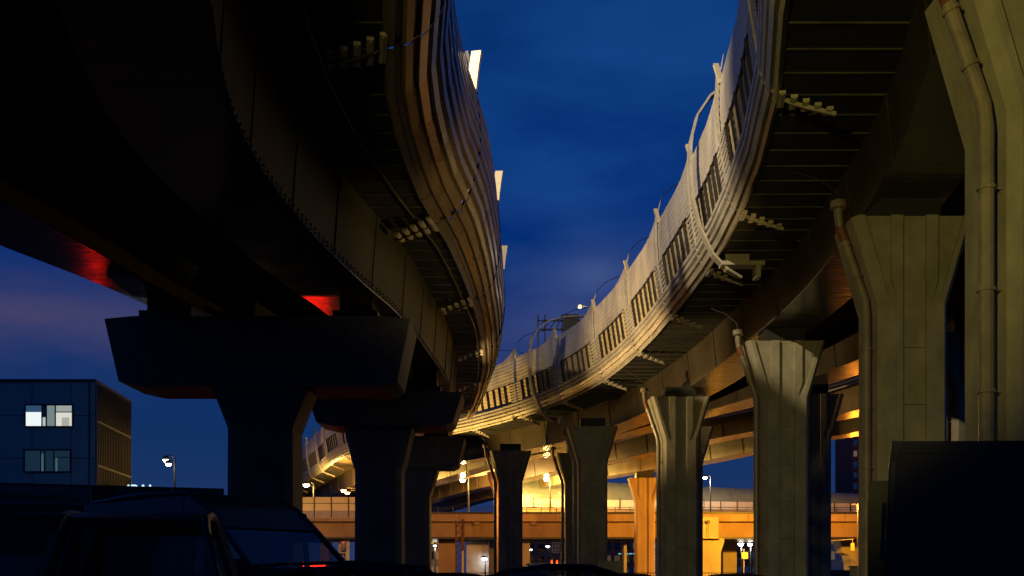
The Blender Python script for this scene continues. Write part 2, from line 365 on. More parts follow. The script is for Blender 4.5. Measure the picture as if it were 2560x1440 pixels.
def fin(cv, side, y, parent, o_=0, hw=.10):
    b = MB(); n = cv.nrm(y, side); t = cv.tan(y); y2 = y - .32; hs = 1 if side > 0 else .50
    base = cv.pt(y2, 0, side, 0)
    pts = [(.96, 20.2), (1.0, 20.6), (1.06, 21.1), (1.16, 21.75)]
    for a, c in zip(pts, pts[1:]):
        A = base + n * (a[0] + o_) + Vector((0, 0, 20.1 + (a[1] - 20.1) * hs)); C = base + n * (c[0] + o_) + Vector((0, 0, 20.1 + (c[1] - 20.1) * hs)); b.obox((A + C) / 2, t * .12, n * hw, (C - A) / 2 * 1.05)
    b.build('fin', M['tab'], parent)
def big_arch(cv, side, y, parent):
    b = MB(); n = cv.nrm(y, side); t = cv.tan(y); base = cv.pt(y, 0, side, 0)
    path = [(-1.0, 13.9), (-.3, 14.25), (.35, 14.95), (.95, 16.2), (1.3, 17.6), (1.42, 19.0), (1.38, 20.3), (1.1, 21.4), (.5, 22.3), (-.5, 23.0), (-2, 23.5), (-4, 23.8), (-6.5, 23.6), (-9, 22.8), (-11, 21), (-11.8, 18.5), (-12, 15.6)]
    L = []
    rings = []
    for i, (x, z) in enumerate(path):
        a = Vector(path[max(0, i - 1)]); c = Vector(path[min(len(path) - 1, i + 1)]); q = (c - a).normalized(); nn = Vector((q.y, -q.x)); w = .27 if i else .1
        cen = base + n * x + Vector((0, 0, z)); o = n * nn.x + Vector((0, 0, nn.y))
        rings.append([cen - t * w - o * .05, cen + t * w - o * .05, cen + t * w + o * .05, cen - t * w + o * .05])
    b.loft(rings, caps=True)
    o = b.build('arch', M['rib'], parent)
    k = MB(); c = base - n * 1.0 + Vector((0, 0, 14.5)); k.obox(c, n * 1.0, t * .35, Vector((0, 0, .09))); k.obox(c + Vector((0, 0, -.35)) - n * .7, n * .12, t * .3, Vector((0, 0, .3)))
    k.obox(c + n * .2 + Vector((0, 0, .25)), n * .55, t * .04, Vector((0, 0, .25)))
    k.build('bracket', M['rib'], o)
def deck(fl, fr, y0, y1, zb, th, parent, mt, ribs=1.35):
    b = MB(); st = []; y = y0
    while y <= y1: st.append(y); y += 2
    rings = [[(fl(y), y, zb + CZ), (fr(y), y, zb + CZ), (fr(y), y, zb + th + CZ), (fl(y), y, zb + th + CZ)] for y in st]
    b.loft(rings, caps=True); o = b.build('deck', mt, parent)
    if ribs:
        r = MB(); y = y0 + .5
        while y < y1 - .5:
            a = Vector((fl(y) + .15, y, zb + CZ)); c = Vector((fr(y) - .15, y, zb + CZ)); m = (a + c) / 2; ax = (c - a) / 2
            r.obox(m - Vector((0, 0, .022)), ax, (0, .03, 0), (0, 0, .02)); y += ribs
        r.build('cross_beams', M['flange'], o)
    return o
def girder(fr, w, y0, y1, zb, zt, parent, mb, mw, splice=6.0, bolts=False):
    b = MB(); wb = MB(); st = []; y = y0
    while y <= y1 + .01: st.append(y); y += 1.5
    rb = [[(fr(y) - w, y, zb + CZ), (fr(y), y, zb + CZ), (fr(y), y, zb + .05 + CZ), (fr(y) - w, y, zb + .05 + CZ)] for y in st]
    b.loft(rb, caps=True); b.build('bottom_flange', mb, parent)
    rw = [[(fr(y) - w + .12, y, zb + .052 + CZ), (fr(y) - .12, y, zb + .052 + CZ), (fr(y) + .12, y, zt + CZ), (fr(y) - w - .12, y, zt + CZ)] for y in st]
    wb.loft(rw, caps=True)
    y = y0 + 1
    while y < y1:
        for sx, x0 in ((-1, fr(y) - w), (1, fr(y))):
            wb.add([(x0 + sx * -.11, y - .02, zb + .06 + CZ), (x0 + sx * -.07, y - .02, zb + .06 + CZ), (x0 + sx * .16, y - .02, zt + CZ), (x0 + sx * .0, y - .02, zt + CZ),
                    (x0 + sx * -.11, y + .02, zb + .06 + CZ), (x0 + sx * -.07, y + .02, zb + .06 + CZ), (x0 + sx * .16, y + .02, zt + CZ), (x0 + sx * .0, y + .02, zt + CZ)],
                   [(0, 1, 2, 3), (7, 6, 5, 4), (1, 5, 6, 2), (0, 3, 7, 4), (0, 4, 5, 1), (3, 2, 6, 7)])
        y += splice
    nf = len(wb.f)
    if bolts:
        y = 20.0
        while y < 64:
            for z in (12.0, 12.14):
                x = fr(y) - .10 + (z - 11.85) * .075; wb.box(x - .01, y - .035, z + CZ - .035, x + .045, y + .035, z + CZ + .035)
            y += .45
    wo = wb.build('web', mw, parent)
    if bolts:
        wo.data.materials.append(M['dark'])
        for p in wo.data.polygons[nf:]: p.material_index = 1

# ------------------------------------------------------------------ right viaduct
vr = thing('road_viaduct', 'long curving viaduct at right with glowing cream corrugated cladding and a row of barred windows', 'viaduct', (CR(31), 31, 0), world=True)
deck(lambda y: CR(y) - .15, lambda y: CA(y) + 2.6, -18, 212, 15.05, .5, vr, M['deck'])
girder(lambda y: CR(y) + 5.8 * math.sqrt(1 + CR.d(y) ** 2) * (1 if y < 90 else 1), 2.5, -18, 212, 12.7, 15.04, vr, M['girder'], M['web'])
girder(CA, 2.4, -18, 212, 12.7, 15.04, vr, M['girder'], M['web'])
ys = [12, 21.5, 31, 41, 48.7, 57.2, 66.6, 76, 85.3, 93.2]
while ys[-1] < 205: ys.append(CR.arc_next(ys[-1], 9.5))
for a, c in zip(ys, ys[1:]): bay(CR, -1, a, c, vr, True, M['clad'])
for y in ys[1:-1]:
    rib(CR, -1, y, vr, M['rib'], hoop=12 if 55 < y < 130 else 0); fin(CR, -1, y, vr)
big_arch(CR, -1, 46.4, vr); big_arch(CR, -1, 89.6, vr)
# ------------------------------------------------------------------ left viaduct
vl = thing('road_viaduct', 'dark viaduct overhead at left seen from below with wavy ribbed metal edge', 'viaduct', (-8, 30, 0), world=True)
deck(lambda y: CG(y), lambda y: CL(y) + .15, -18, 95, 15.05, .5, vl, M['deck'])
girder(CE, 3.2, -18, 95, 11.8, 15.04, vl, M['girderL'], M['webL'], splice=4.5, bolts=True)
def cf_w(y): return CF(y) - CG(y)
b = MB(); st = [-18 + 1.5 * i for i in range(76)]
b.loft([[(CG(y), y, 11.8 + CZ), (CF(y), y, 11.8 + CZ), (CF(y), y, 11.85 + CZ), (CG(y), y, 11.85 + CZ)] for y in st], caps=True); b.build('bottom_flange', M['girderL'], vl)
b = MB(); b.loft([[(CG(y) + .05, y, 11.852 + CZ), (CF(y) - .1, y, 11.852 + CZ), (CF(y) + .1, y, 15.04 + CZ), (CG(y) + .02, y, 15.04 + CZ)] for y in st], caps=True); b.build('web', M['webL'], vl)
yl = [14, 28, 42, 54, 66, 77, 87, 95]
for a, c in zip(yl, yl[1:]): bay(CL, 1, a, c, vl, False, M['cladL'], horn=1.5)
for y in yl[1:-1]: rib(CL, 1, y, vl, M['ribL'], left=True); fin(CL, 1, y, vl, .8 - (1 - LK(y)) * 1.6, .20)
# hanging seam cable trunk under the cantilever
b = MB(); b.tube([(CE(y) + 1.7, y, 14.9 + CZ) for y in range(12, 92, 3)], .05, 6); b.build('conduit', M['flange'], vl)
# ------------------------------------------------------------------ second viaduct behind (girders B and C)
v2 = thing('road_viaduct', 'farther viaduct crossing behind the olive piers with warm lit brown girders', 'viaduct', (20, 95, 0), world=True)
deck(lambda y: CB(y) - 4.6, lambda y: CC(y) + 2.5, 42, 212, 15.05, .5, v2, M['deck'], ribs=2.7)
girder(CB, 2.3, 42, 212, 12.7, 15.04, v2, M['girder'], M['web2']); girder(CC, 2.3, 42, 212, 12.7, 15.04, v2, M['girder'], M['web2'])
b = MB(); rings = []; y = 42
while y < 212:
    rings.append([Vector((CB(y) - 4.8 - .0, y, 0)) + Vector((-p.x * .6, 0, p.y - .9 + CZ)) for p in LOWER]); y += 3
b.loft(rings, closed=False); o = b.build('skirt', M['clad'], v2, fix=False)

# ------------------------------------------------------------------ piers of the right-hand viaducts
def pier_meshes(mt):
    H0 = 10.65; H1 = 13.6
    def sec(z):
        if z <= H0: w, r = 1.16, .0
        else: t = (z - H0) / (H1 - H0); w, r = 1.16 + .86 * t, min(.13, .13 * t * 4)
        d = 1.15; c = .26 ; q = max(.42, min(.78, w - .62))
        f = [(-w, -d + c), (-w + c * .7, -d), (-w + .36, -d), (-w + .37, -d + r), (-q + .01, -d + r), (-q, -d), (-.385, -d), (-.38, -d + .14), (.38, -d + .14), (.385, -d), (q, -d), (q - .01, -d + r), (w - .37, -d + r), (w - .36, -d), (w - c * .7, -d), (w, -d + c)]
        return [(x, y, z) for x, y in f] + [(-x, -y, z) for x, y in f]
    b = MB(); b.loft([sec(z) for z in (0, 2.6, 5.2, 7.8, H0, H0 + .25, H0 + .8, 12.2, H1)], caps=True)
    return b
def make_pier():
    root = thing('bridge_pier', 'x', 'bridge pier')
    pier_meshes(None).build('column', M['conc'], root)
    j = MB()
    for z in (1.6, 3.5, 5.4, 7.3, 9.2): j.box(-.372, -1.02, z, .372, -1.008, z + .02)
    j.build('panel_joint', M['dark'], root)
    q = MB(); q.box(-1.0, -.8, 13.605, 1.0, .8, 14.29); q.build('bearing', M['black'], root)
    p = MB(); pts = [(-1.46, -.7, .1), (-1.46, -.7, 10.4), (-1.52, -.7, 10.9), (-2.35, -.7, 13.3)]
    p.tube(pts, .145, 12)
    for z in (1.2, 3.2, 5.2, 7.2, 9.2): p.tube([(-1.46, -.7, z), (-1.46, -.7, z + .07)], .18, 12); p.box(-1.34, -.72, z + .01, -1.12, -.66, z + .05)
    for t in (.3, .75):
        x, z = -1.52 - .83 * t, 10.9 + 2.4 * t; p.tube([(x, -.7, z), (x - .03, -.7, z + .08)], .18, 12)
    dp = p.build('drainpipe', M['pipe'], root, smooth=False)
    p = MB(); p.tube([(-2.2, -.7, 12.86), (-2.36, -.7, 13.32)], .15, 10); p.build('rusty_section', M['rust'], dp)
    p = MB(); p.tube([(-2.36, -.7, 13.33), (-2.40, -.7, 13.75), (-2.40, -.7, 13.95)], [.13, .15, .15], 10); p.tube([(-2.40, -.7, 13.96), (-2.40, -.7, 14.2)], .27, 12)
    p.build('funnel', M['pipe'], dp); p = MB(); p.tube([(-2.40, -.7, 14.2), (-2.45, -.6, 14.6), (-2.9, -.1, 15.2), (-3.6, .3, 15.6)], .025, 6); p.build('hose', M['black'], dp)
    return root
proto = make_pier()
front = [(10.80, 20.3, 'nearest olive pier, cut off by the right edge of the photo above the dark truck'), (13.38, 34.2, 'big olive pier with full flared head and rusty drainpipe left of the truck'),
         (14.0, 51.8, 'olive pier just left of the pillar flanked by the orange lit bridge'), (11.3, 67.6, 'greyish olive pier right of the narrow orange pillar'),
         (6.5, 80.8, 'olive pier crossed by a slanting dark shadow above the parked cars'), (-.15, 96.3, 'unlit dark pier with flared head in front of the brown girders')]
back = [(22.9, 50, 'shadowed pier squeezed between the big flared pier and the nearest one'), (19.9, 66.6, 'dim pier half hidden behind the olive pier beside the orange bridge'), (14.2, 81, 'dim pier half hidden behind the greyish olive pier'),
        (6.4, 98, 'rear pier hidden mostly behind the pier with the slanting shadow')]
NOPIPE = {1, 2, 3, 0}
first = True
for k, (x, y, l) in enumerate(front + back):
    o = proto if first else copy_tree(proto); first = False
    o.location = (x, y, 0); rz = -math.atan(CR.d(y)) * .0; o.rotation_euler = (0, 0, rz)
    tag(o, l, group='flared concrete piers of the right viaduct')
# warm far piers under the second viaduct
far = [(-.9, 116, 1.0, 'brown lit pier peeking out left of the unlit dark pier', M['conco']), (16.3, 122.5, 1.0, 'narrow orange lit pillar standing before the low road bridge', M['conco'])]
for x, y, s, l, m in far:
    o = thing('bridge_pier', l, 'bridge pier', (x, y, 0), group='sodium lit piers of the farther viaduct'); pb = pier_meshes(None); pb.build('column', m, o)
    q = MB(); q.box(-1.1, -.8, 13.605, 1.1, .8, 14.29); q.build('bearing', M['dark'], o)
# ------------------------------------------------------------------ hammerhead piers of the left viaduct
def hammer(xl, xr, y, cx, zt, zb, label, sw=1.38, ped=True, dy=1.5):
    o = thing('bridge_pier', label, 'bridge pier', (cx, y + dy, 0), group='dark hammerhead piers of the left viaduct', world=True)
    b = MB(); zk = 8.0
    def s(w, z, d=1.3): return [(cx - w, y + dy - d + .3, z), (cx - w + .3, y + dy - d, z), (cx + w - .3, y + dy - d, z), (cx + w, y + dy - d + .3, z), (cx + w, y + dy + d - .3, z), (cx + w - .3, y + dy + d, z), (cx - w + .3, y + dy + d, z), (cx - w, y + dy + d - .3, z)]
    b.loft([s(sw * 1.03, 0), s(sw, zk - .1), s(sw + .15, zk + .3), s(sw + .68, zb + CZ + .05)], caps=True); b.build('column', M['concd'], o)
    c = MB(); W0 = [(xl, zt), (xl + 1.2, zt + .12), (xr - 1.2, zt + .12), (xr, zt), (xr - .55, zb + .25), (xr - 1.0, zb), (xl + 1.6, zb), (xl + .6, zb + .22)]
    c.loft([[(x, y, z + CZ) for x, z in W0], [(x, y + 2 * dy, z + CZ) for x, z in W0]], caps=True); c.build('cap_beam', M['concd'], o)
    q = MB(); g1 = (CG(y + dy) + CF(y + dy)) / 2; g2 = CE(y + dy) - 1.3
    for gx in (g1, g2):
        gx = min(max(gx, xl + 1.3), xr - 1.3)
        q = MB(); q.loft([[(gx - w, y + yy, z), (gx + w, y + yy, z), (gx + w, y + 2.7 - yy, z), (gx - w, y + 2.7 - yy, z)] for w, yy, z in ((.95, .3, zt + .1 + CZ), (.95, .3, zt + .45 + CZ), (.7, .6, zt + .452 + CZ), (.7, .6, 11.8 + CZ - .004))], caps=True)
        q.build('bearing', M['dark'], o)
hammer(-17.2, -4.3, 42, -10.75, 10.85, 8.0, 'nearest black hammerhead pier rising behind the dark van')
hammer(-12.2, -2.95, 59, -8.0, 10.85, 8.9, 'second hammerhead pier with bluish left face behind the car with roof rails')
hammer(-11, -3.7, 78, -7.9, 10.85, 8.5, 'third hammerhead pier tucked behind the second one')

# ------------------------------------------------------------------ low road bridge across the background
rb = thing('road_bridge', 'low orange lit concrete road bridge crossing the background with railing', 'bridge', (0, 134, 0), world=True)
X0, X1, YB = -46, 60, 128
b = MB(); b.box(X0, YB + 1.6, 6.64, X1, YB + 12, 8.62); x = -41
while x < X1: b.box(x - .35, YB + .9, 8.2, x + .35, YB + 1.59, 8.60); x += 7.3
b.build('beam', M['conco'], rb)
b = MB(); b.box(X0, YB, 8.624, X1, YB + 13, 9.55); b.build('deck', M['conco'], rb)
b = MB(); b.box(X0, YB + .4, 6.40, X1, YB + 12.5, 6.635); b.build('shade_strip', M['dark'], rb)  # dark strip stands in for the shadow under the beam
b = MB(); b.box(X0, YB + .1, 9.555, X1, YB + .3, 9.85)
b.build('kerb', M['dark'], rb)
b = MB(); b.tube([(-19.5, YB + .2, 10.45), (X1, YB + .2, 10.45)], .04, 6); b.tube([(-19.5, YB + .2, 10.15), (X1, YB + .2, 10.15)], .03, 6)
x = -19
while x < X1: b.box(x - .04, YB + .16, 9.85, x + .04, YB + .24, 10.45); x += 1.9
b.build('railing', M['dark'], rb)
b = MB(); b.box(-46, YB - .03, 9.0, -19.6, YB + .1, 9.97); b.build('parapet', M['purp'], rb)
b = MB(); x = -45.2; fr = MB()
k = 0
while x < -19.7:
    b.box(x + .05, YB + .02, 10.0, x + 2.15, YB + .06, 11.75); fr.box(x - .06, YB - .1, 9.1, x + .05, YB + .0, 11.78); x += 2.2
fr.box(-46, YB - .04, 10.9, -19.6, YB + .0, 10.98)
bp = b.build('barrier_panels', M['yel'], rb); fr.build('frame', M['dark'], bp)
b = MB(); x = -44
while x < X1: b.box(x - .03, YB - .012, 8.64, x + .03, YB - .002, 9.54); x += 6.2
b.build('expansion_joint', M['dark'], rb)
# pier caps / haunches
def bpier(u0, u1, d, label, m, flare=.0, dd=2.5, ztop=6.39, grp='short piers under the low road bridge'):
    a, c = P(u0, 1400, d).x, P(u1, 1400, d).x
    o = thing('bridge_pier', label, 'bridge pier', ((a + c) / 2, d, 0), group=grp, world=True); b = MB()
    b.loft([[(a, d, 0), (c, d, 0), (c, d + dd, 0), (a, d + dd, 0)], [(a, d, 4.6), (c, d, 4.6), (c, d + dd, 4.6), (a, d + dd, 4.6)], [(a - flare, d, 6.0), (c + flare, d, 6.0), (c + flare, d + dd, 6.0), (a - flare, d + dd, 6.0)], [(a - flare, d, ztop), (c + flare, d, ztop), (c + flare, d + dd, ztop), (a - flare, d + dd, ztop)]], caps=True)
    b.build('column', m, o); b2 = MB(); b2.box(a + .2, d - .012, 3.0, c - .2, d - .002, 3.04); b2.box(a + .2, d - .012, 1.5, c - .2, d - .002, 1.54); b2.build('joint', M['conco'], o); return o
bpier(1745, 1802, 127.2, 'bright orange short pier under the low bridge, right of the greyish olive pier', M['concy'], flare=.45)
bpier(1096, 1138, 131, 'orange wall pier beside the dark lattice post under the low bridge', M['conco'])
bpier(1166, 1222, 132, 'pale yellow wall pier right of the lattice post', M['concy'])
bpier(1224, 1262, 134, 'amber pier under the low bridge just left of the unlit dark pier', M['concy'])
bpier(1304, 1325, 131, 'slim yellow pier just right of the unlit dark pier', M['concy'])
bpier(1560, 1567, 132, 'thin beige post pier seen right of the grey cabinet', M['concy'])
bpier(1808, 1842, 136, 'olive shadowed pier beside the twin white lamps', M['concy'])
bpier(846, 862, 131, 'yellow pier behind the stacked road signs', M['concy'])
bpier(800, 822, 131, 'amber pier seen above the van bonnet', M['conco'])
o = thing('bridge_pier', 'yellow pier with stepped hammer head below the bridge near the truck', 'bridge pier', (42.5, 133, 0), group='short piers under the low road bridge', world=True)
b = MB(); pr = [(2132, 0), (2128, 3.2), (2122, 4.4), (2108, 4.7), (2100, 6.39)]
b.loft([[(P(u, 0, 133).x, yy, z) for u, z in pr] + [(P(2190, 0, 133).x, yy, z) for z in (6.39, 0)] for yy in (133, 136)], caps=True); b.build('column', M['concy'], o)
# bracket box above the bright pier
o = thing('pier_block', 'orange lit concrete block on the bright pier head with a round sign before it', 'concrete block', (P(1770, 0, 126.9).x, 126.9, 6.4), world=True)
b = MB(); a, c = P(1740, 0, 126.9).x, P(1794, 0, 126.9).x; b.box(a, 126.4, 6.42, c, 127.99, 9.1); b.build('block', M['concy'], o); b = MB(); b.box(a - .3, 126.2, 6.38, c + .4, 127.99, 6.418); b.build('ledge', M['pale'], o)
o = thing('round_sign', 'small dark round sign on a thin post on the orange pier', 'road sign', tuple(P(1771, 1327, 126)), world=True)
b = MB(); p = P(1771, 1305, 126); b.tube([(p.x, 126, p.z), (p.x, 126.05, p.z)], .24, 16); b.build('sign_face', M['dark'], o); b = MB(); b.tube([(p.x, 126.08, 6.42), (p.x, 126.08, p.z)], .035, 6); b.build('post', M['dark'], o)
# curved noise barrier flyover behind
fb = thing('noise_barrier', 'curved tinted glass noise barrier on a flyover behind the low bridge', 'noise barrier', (30, 146, 0), world=True)
g = MB(); gp = MB(); lo = MB(); n = 26
def nb(i):
    t = i / n; x = -2 + 66 * t; y = 143 + 10 * t; return x, y, 9.9 + 1.6 - .2 * t, (14.6 - 2.0 * t) + 1.3
for i in range(n):
    R0, R1 = [], []
    for (x, y, z0, z1), R in ((nb(i), R0), (nb(i + 1), R1)):
        zz = z0 + 1.3
        for q in range(7): a = q / 6; R.append((x, y + 1.6 * a * a, zz + (z1 - zz) * a ** .85))
    g.loft([R0, R1], closed=False)
    x, y, z0, z1 = nb(i); x2, y2, _, _ = nb(i + 1)
    lo.add([(x, y + .02, z0), (x2, y2 + .02, nb(i + 1)[2]), (x2, y2 + .02, nb(i + 1)[2] + 1.28), (x, y + .02, z0 + 1.28)], [(0, 1, 2, 3)])
    gp.box(x - .06, y - .1, z0, x + .06, y, z0 + 1.3)
    gp.tube([(x, y - .02, z0 + 1.3), (x, y + .5, z0 + 1.3 + (z1 - z0 - 1.3) * .5), (x, y + 1.5, z1)], .05, 5)
gp.box(-2, 143.5, 0, 0, 146, 11.0)
g.build('curved_glazing', M['tubeg'], fb, fix=False); lo.build('lower_panels', M['pale'], fb, fix=False); gp.build('posts', M['dark'], fb)
b = MB(); b.loft([[(-2, 143.2, 10.4), (-2, 156, 10.4), (-2, 156, 11.5), (-2, 143.2, 11.5)], [(64, 153.2, 10.2), (64, 166, 10.2), (64, 166, 11.3), (64, 153.2, 11.3)]], caps=True); b.build('deck', M['conco'], fb)
# swooping white pipe on flyover
b = MB(); b.tube([P(1335, 1247, 142), P(1360, 1250, 142), P(1385, 1248, 142)], .07, 6); b.tube([P(1396, 1231, 142), P(1405, 1240, 142), P(1418, 1248, 142), P(1436, 1252, 142)], .1, 6); b.tube([P(1588, 1243, 141), P(1596, 1250, 141), P(1606, 1257, 141)], .09, 6); b.build('white_rail', M['tab'], fb)

# ------------------------------------------------------------------ lamps
def point(loc, col, w, parent=None, r=.25, name='lamp_light'):
    l = bpy.data.lights.new(name, 'POINT'); l.color = col; l.energy = w; l.shadow_soft_size = r
    o = bpy.data.objects.new(name, l); COL.objects.link(o); o.location = loc
    if parent is not None: o.parent = parent; o.location = Vector(loc) - WO.get(parent.name, Vector())
    return o
def street_lamp(u, v, d, label, em, col, watts, base=0, arm=-1.2, size=.26, twin=False, pole=True, group='lit street lamps'):
    p = P(u, v, d); o = thing('street_lamp', label, 'street lamp', (p.x - arm, d, base), group=group, world=True)
    if pole:
        b = MB(); b.tube([(p.x - arm, d, base), (p.x - arm, d, p.z + .15)], [.11, .07], 8); b.tube([(p.x - arm, d, p.z + .12), (p.x - arm * .5, d, p.z + .28), (p.x, d, p.z + .26)], .045, 6); b.build('pole', M['dark'], o)
    h = MB(); h.loft([[(p.x + s * math.cos(t) * 1.35, d + s * math.sin(t), p.z + z) for t in [k * math.pi / 5 for k in range(10)]] for s, z in ((size * .9, .0), (size * 1.05, .08), (size * .5, .25))], caps=True)
    ho = h.build('lamp_head', M['dark'], o)
    e_ = MB(); S = size; e_.loft([[(p.x + s * math.cos(t) * 1.1, d + s * math.sin(t) * .9, p.z + z) for t in [k * math.pi / 5 for k in range(10)]] for s, z in ((S * .3, -S * .95), (S * .8, -S * .6), (S, -.02))], caps=True)
    e_.build('lens', em, ho)
    if watts: point((p.x, d - .1, p.z - S - .35), col, watts, o, .3)
    return o
WARM = (1, .55, .13); SOD = (1, .42, .06); WHT = (1, .86, .62)
street_lamp(1157, 1199, 136, 'white lamp glowing left of the unlit dark pier under the brown girders', M['e_white'], WARM, 4500, base=9.56, arm=-.8, size=.36)
street_lamp(1366, 1196, 136, 'white lamp between the unlit pier and the shadow crossed pier', M['e_white'], (1, .62, .12), 7500, base=9.56, arm=-.5, size=.34)
street_lamp(1762, 1193, 139, 'bright lamp touching the right edge of the greyish olive pier, above the glass barrier', M['e_white'], WHT, 2500, base=9.56, arm=-.8, size=.3)
street_lamp(766, 1211, 139, 'cool white lamp in front of the golden far cladding', M['e_cool'], (1, .6, .15), 3500, base=9.56, arm=-1.0, size=.4)
street_lamp(859, 1225, 136, 'left one of the two orange lamps above the yellow panels', M['e_warm'], SOD, 3500, base=9.56, arm=-2.0, size=.33)
street_lamp(869, 1231, 134, 'right one of the two orange lamps above the yellow panels', M['e_warm'], SOD, 2500, base=9.56, arm=-1.6, size=.28)
street_lamp(415, 1149, 70, 'upper lantern of the far left pair glowing against the blue sky', M['e_white'], WHT, 40, arm=-.62, size=.20, group='pair of lanterns over the fence')
street_lamp(421, 1159, 69, 'lower lantern of the far left pair glowing against the blue sky', M['e_white'], WHT, 40, arm=-.46, size=.19, pole=False, group='pair of lanterns over the fence')
street_lamp(1211, 1395, 131, 'cool bluish lamp low in front of the pale yellow wall pier', M['e_cool'], (.8, .85, 1), 90, arm=-.1, size=.34)
street_lamp(1327, 1375 - 2 + 0, 190, 'left small lamp in the dark gap above the white van', M['e_cool'], WHT, 0, arm=-.1, size=.26)
street_lamp(1369, 1365, 190, 'right small lamp in the dark gap above the white van', M['e_white'], WHT, 0, arm=-.6, size=.30)
street_lamp(1852, 1359, 150, 'left of the twin white lamps under the low bridge', M['e_white'], WHT, 900, arm=-.1, size=.40)
street_lamp(1875, 1360, 150, 'right of the twin white lamps under the low bridge', M['e_white'], WHT, 900, arm=-.1, size=.36)
street_lamp(1890, 1348, 120, 'small reddish orange lamp touching the drainpipe near the twin lamps', M['e_org'], SOD, 0, arm=-.1, size=.2)
street_lamp(1087, 1363, 150, 'dim white lamp cluster on a post at the left end of the under bridge gap', M['e_cool'], WHT, 500, arm=-.1, size=.22)
street_lamp(1320, 1415, 100, 'white headlight like lamp just left of the white van', M['e_cool'], WHT, 60, arm=-.05, size=.15)
street_lamp(1276, 1203, 138, 'added unseen lamp on the low bridge behind the unlit dark pier', M['e_white'], (1, .60, .12), 7500, base=9.56, arm=-.2, size=.3)  # added unseen lamps, this and the next two, spread the bridge glow
street_lamp(975, 1203, 139, 'added unseen lamp on the low bridge behind the second hammerhead pier', M['e_white'], (1, .60, .12), 7500, base=9.56, arm=-.2, size=.3)
street_lamp(1470, 1200, 139, 'added unseen lamp on the low bridge behind the shadow crossed pier', M['e_white'], (1, .60, .12), 6500, base=9.56, arm=-.2, size=.3)
# added sodium fill lamps, hidden behind the piers to light the low bridge
for x, y, z, w, col, l in ((30.5, 113, 9.6, 22000, (1, .42, .02), 'added sodium fill lamp hidden behind the pier beside the orange bridge'), (8.6, 111, 9.8, 6500, (1, .38, .04), 'added sodium fill lamp hidden behind the shadow crossed pier'),
                        (0.1, 112, 9.6, 2800, (1, .38, .08), 'added sodium fill lamp hidden behind the unlit dark pier'), (-13.8, 110, 9.6, 3800, (1, .40, .13), 'added sodium fill lamp hidden behind the second hammerhead pier'),
                        (-31, 112, 10, 3600, (1, .50, .12), 'added sodium fill lamp hidden behind the nearest hammerhead pier'), (38.5, 112, 9.4, 4000, (1, .28, .02), 'added sodium fill lamp hidden behind the dim rear pier')):
    p = Vector((x, y, z)); o = thing('street_lamp', l, 'street lamp', (x, y, 0), group='added sodium fill lamps behind the piers', world=True)
    b = MB(); b.tube([(x + .4, y, 0), (x + .4, y, z + .3), (x, y, z + .35)], .06, 6); b.build('pole', M['rib'], o); b = MB(); b.box(x - .3, y - .15, z + .28, x + .3, y + .15, z + .42); b.build('lamp_head', M['dark'], o)
    if x > 25: point((x, y, z), col, w * .3, o, .3)
    l_ = bpy.data.lights.new('lamp_light', 'SPOT'); l_.color = col; l_.energy = w; l_.spot_size = math.radians(165); l_.spot_blend = .5; l_.shadow_soft_size = .3
    lo2 = bpy.data.objects.new('lamp_light', l_); COL.objects.link(lo2); lo2.rotation_euler = Vector((0, 1, -.22)).to_track_quat('-Z', 'Y').to_euler(); lo2.parent = o; lo2.location = Vector((x, y, z)) - WO[o.name]
# added fill floods on invented masts
for k, (p, q, col, w, cone) in enumerate(FILL_FLOODS):
    p, q = Vector(p), Vector(q); lab = ['added fill flood light on a tall mast behind the viewer', 'added fill flood light on a mast behind the second hammerhead pier', 'added fill flood light on a mast far behind the third hammerhead pier', 'added unseen fill light on a mast on the left viaduct', 'added fill flood light hidden behind the big flared pier'][k]
    o = thing('added_flood_light', lab, 'flood light', (p.x, p.y, 17.2 if k == 3 else 0), world=True)
    b = MB(); b.tube([(p.x, p.y, 17.16 if k == 3 else 0), (p.x, p.y, p.z - .1)], .08, 8); b.build('mast', M['rib'], o)
    d = (q - p).normalized(); b = MB(); s_ = d.cross(Vector((0, 0, 1))).normalized(); u_ = s_.cross(d); b.obox(p - d * .35, s_ * .3, u_ * .2, d * .15); b.build('lamp_head', M['dark'], o)
    l = bpy.data.lights.new('flood', 'SPOT'); l.color = col; l.energy = w; l.spot_size = math.radians(cone); l.spot_blend = .6; l.shadow_soft_size = .25
    lo_ = bpy.data.objects.new('flood', l); COL.objects.link(lo_); lo_.rotation_euler = d.to_track_quat('-Z', 'Y').to_euler(); lo_.parent = o; lo_.location = p - WO[o.name]
# deck lamps and gantry on the right viaduct
for u, v, d, l, s in ((1450, 767, 97, 'round yellowish lamp on a long arm above the sign gantry', .2), (1551, 707, 84, 'small white lamp over the cladding edge, right of the gantry', .17)):
    p = P(u, v, d); o = thing('street_lamp', l, 'street lamp', (p.x + 4, d, 17.2), group='lamps on the right viaduct deck', world=True)
    b = MB(); b.tube([(p.x + 4, d, 17.16), (p.x + 4, d, p.z - .6)], .09, 6); b.tube([(p.x + 4, d, p.z - .6), (p.x + 2, d, p.z - .1), (p.x, d, p.z + .1)], .05, 6); b.build('pole', M['rib'], o)
    b = MB(); b.tube([p - Vector((0, 0, s)), p - Vector((0, 0, s * .5)), p + Vector((0, 0, s * .5)), p + Vector((0, 0, s))], [s * .5, s, s, s * .5], 10); b.build('lens', M['e_yel' if d > 90 else 'e_white'], o)
    point(p + Vector((0, 0, -.6)), WHT, 60, o)
